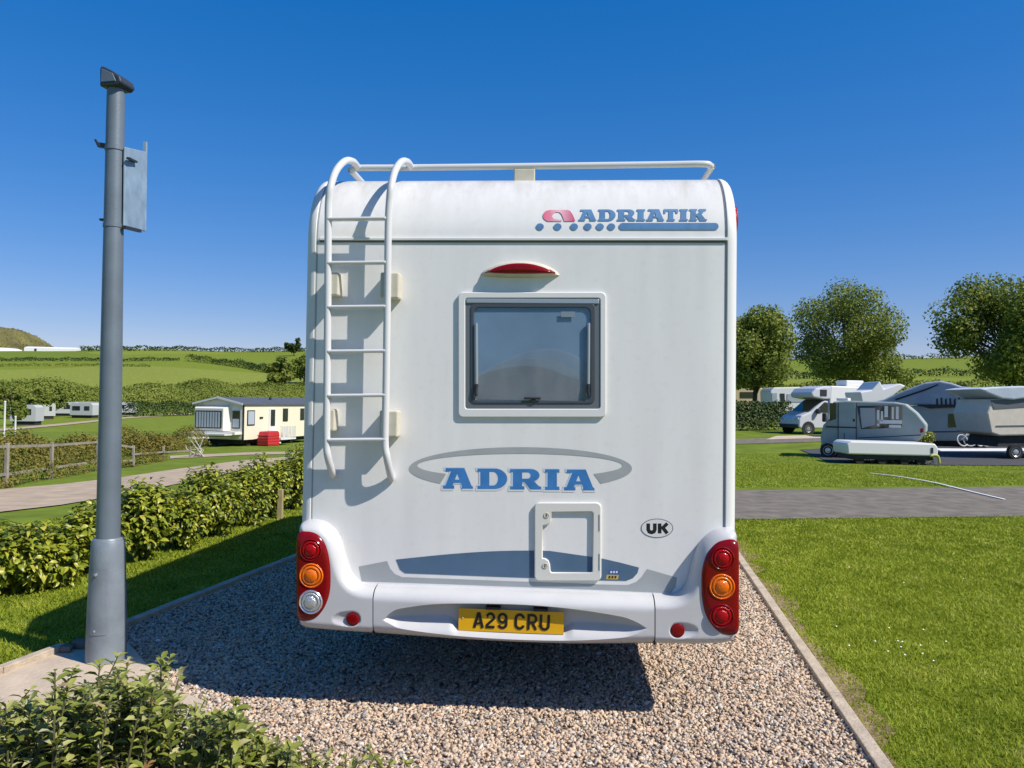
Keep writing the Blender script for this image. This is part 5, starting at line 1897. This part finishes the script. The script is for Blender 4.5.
sl_ = MB().prism(mp_([(930, 394), (974, 393), (973, 405), (932, 407)]), -.09, -.065, 'y').build('cover_flap', M_greyd, c1_)
b = MB()
for i in range(9):
    x = 936 + i * 4.4
    b.prism(mp_([(x, 398 + random.uniform(0, 3)), (x + 2, 397 + random.uniform(0, 2)), (x + 2.5, 407.5), (x + .4, 408)]), -.105, -.092, 'y')
b.build('torn_strip', M_dark, c1_)
MB().prism(mp_([(915, 404.6), (962, 404.4), (974, 406.4), (930, 408.5)]), -.12, -.07, 'y').build('strap', M_dark, c1_)
MB().prism(mp_([(895, 399), (925, 389), (938, 384), (938.4, 385.2), (926, 390.6), (896, 400.6)]), -.085, -.062, 'y').build('strap', M_dark, c1_)
MB().prism(mp_([(948, 414), (976, 413.5), (976, 427), (948, 427.5)]), -.02, -.002, 'y').build('window', M_glass, c1_, bevel=.004)
MB().prism(mp_([(920, 431.5), (990, 431), (990, 432), (920, 432.5)]), -.02, -.002, 'y').build('side_moulding', M_dark, c1_)
MB().prism(mp_([(905, 441), (990, 441), (985, 446), (910, 446)]), .2, 2.0, 'y').build('underframe', M_under, c1_)
g_, mp_ = flatveh(27, 1040)
c2_ = thing('tarped_caravan', 'cream caravan under a pale blue tarpaulin at the right photo edge', 'caravan', g_)
MB().prism(mp_([(991, 433), (987, 413), (992, 399), (1100, 394), (1102, 434), (1000, 436)]), 0, 2.1, 'y').build('body', mat('cream_panel', (.62, .56, .47), .6, var=.06), c2_, bevel=.05)
MB().prism(mp_([(978, 389), (990, 387), (1020, 386), (1060, 389), (1108, 394), (1106, 404), (1040, 396), (1012, 400), (1000, 399), (985, 393)]), -.12, 2.2, 'y').build('tarpaulin', M_tarp, c2_, bevel=.06, bseg=3)
MB().prism(mp_([(990, 400), (1100, 396), (1100, 402), (994, 409)]), -.02, -.003, 'y').build('tarp_shade_band', M_line, c2_)  # dark band paints the shade below the tarpaulin edge
MB().prism(mp_([(1004, 434), (1100, 433), (1100, 447), (1000, 447)]), .15, 2.0, 'y').build('underframe', M_under, c2_)
MB().prism(mp_([(996, 425.5), (1100, 424), (1100, 425), (996, 426.5)]), -.02, -.002, 'y').build('side_moulding', M_line, c2_)
MB().prism(mp_([(1030, 408), (1058, 407), (1058, 419), (1030, 420)]), -.02, -.002, 'y').build('window', M_glass, c2_)
for x in (1016, 1050, 1084):
    q0 = mp_([(x, 444)])[0]
    wheel(c2_, q0[0], .16, .26, 1, .16)
g_, mp_ = flatveh(38, 880)
c3_ = thing('white_canopy', 'crumpled white canopy behind the grey camper roof, left of the silver cover', 'canopy', g_)
MB().prism(mp_([(862, 402), (860, 392), (872, 390), (880, 381), (884, 389), (900, 383.5), (906, 386), (894, 395), (880, 403)]), 0, 1.8, 'y').build('sheet', M_trim, c3_, bevel=.05)
MB().prism(mp_([(864, 430), (864, 402), (902, 402), (902, 430)]), .1, 1.7, 'y').build('body', M_greyd, c3_, bevel=.04)
# pale sheet and odds and ends on the pitch
q_ = [G(934, 449), G(1110, 449), G(1110, 451.5), G(941, 451.5)]
tag(MB().add([(p.x, p.y, p.z + .028) for p in q_] + [(p.x, p.y, p.z + .02) for p in q_], [(0, 1, 2, 3), (7, 6, 5, 4), (0, 4, 5, 1), (1, 5, 6, 2), (2, 6, 7, 3), (3, 7, 4, 0)]).build('groundsheet', mat('pale_sheet', (.74, .75, .75), .6, var=.1), bevel=.02),
    'pale grey groundsheet on the pitch in front of the covered caravan', 'groundsheet')
bk0 = G(972, 449)
bk = thing('bicycle_heap', 'heap of pale bicycles lying under the covered caravan', 'bicycles', bk0 + Vector((0, -.1, .1)))
b = MB()
for i, (x, rz) in enumerate(((-.45, .2), (-.1, -.3), (.3, .4), (.6, -.1))):
    Mx = Matrix.Translation((x, i * .06, .26)) @ Matrix.Rotation(rz, 4, 'Z') @ Matrix.Rotation(R(70), 4, 'X')
    MB().tube([Mx @ Vector((.24 * math.cos(a), .24 * math.sin(a), 0)) for a in np.linspace(0, 6.283, 25)], .025, 6).build('wheel', M_off, bk, smooth=True)
MB().tube([(-.5, 0, .3), (-.2, .05, .55), (.2, .1, .5), (.55, .1, .25)], .03, 6).tube([(-.2, .05, .55), (0, .1, .2), (.2, .1, .5)], .03, 6).build('frame', M_off, bk, smooth=True)

# D: white caravan behind the hedge
g_, mp_ = flatveh(52, 785)
c4_ = thing('white_caravan', 'white touring caravan behind the clipped hedge, left of the overcab camper', 'caravan', g_)
MB().prism(mp_([(771, 412), (770.5, 391), (774, 387.5), (800, 387), (806, 390), (806, 412)]), 0, 2.2, 'y').build('body', M_trim, c4_, bevel=.06)
f_ = MB().prism(mp_([(787, 394), (803, 394), (803, 402), (787, 402)]), -.03, -.003, 'y').build('window', M_greyd, c4_)
f_ = MB().prism(mp_([(772, 393), (777, 393), (777, 408), (772, 408)]), -.03, -.003, 'y').build('door', M_greyd, c4_)
MB().prism(mp_([(780, 393.5), (784.5, 393.5), (785, 404), (781, 404)]), -.03, -.003, 'y').build('window', M_glass, c4_)
MB().prism(mp_([(774, 412), (803, 412), (803, 417), (774, 417)]), .2, 2, 'y').build('underframe', M_under, c4_)
# field of dry grass glimpse
g_, mp_ = flatveh(64, 748)
c5_ = thing('beige_caravan', 'beige caravan roofline glimpsed under the first oak', 'caravan', g_)
MB().prism(mp_([(722, 410), (722, 390), (726, 388.5), (764, 388), (768, 391), (768, 410)]), 0, 2.2, 'y').build('body', mat('beige_panel', (.50, .42, .27), .7), c5_, bevel=.06)
MB().prism(mp_([(740, 392), (756, 392), (756, 398), (740, 398)]), -.03, -.003, 'y').build('window', M_glass, c5_)
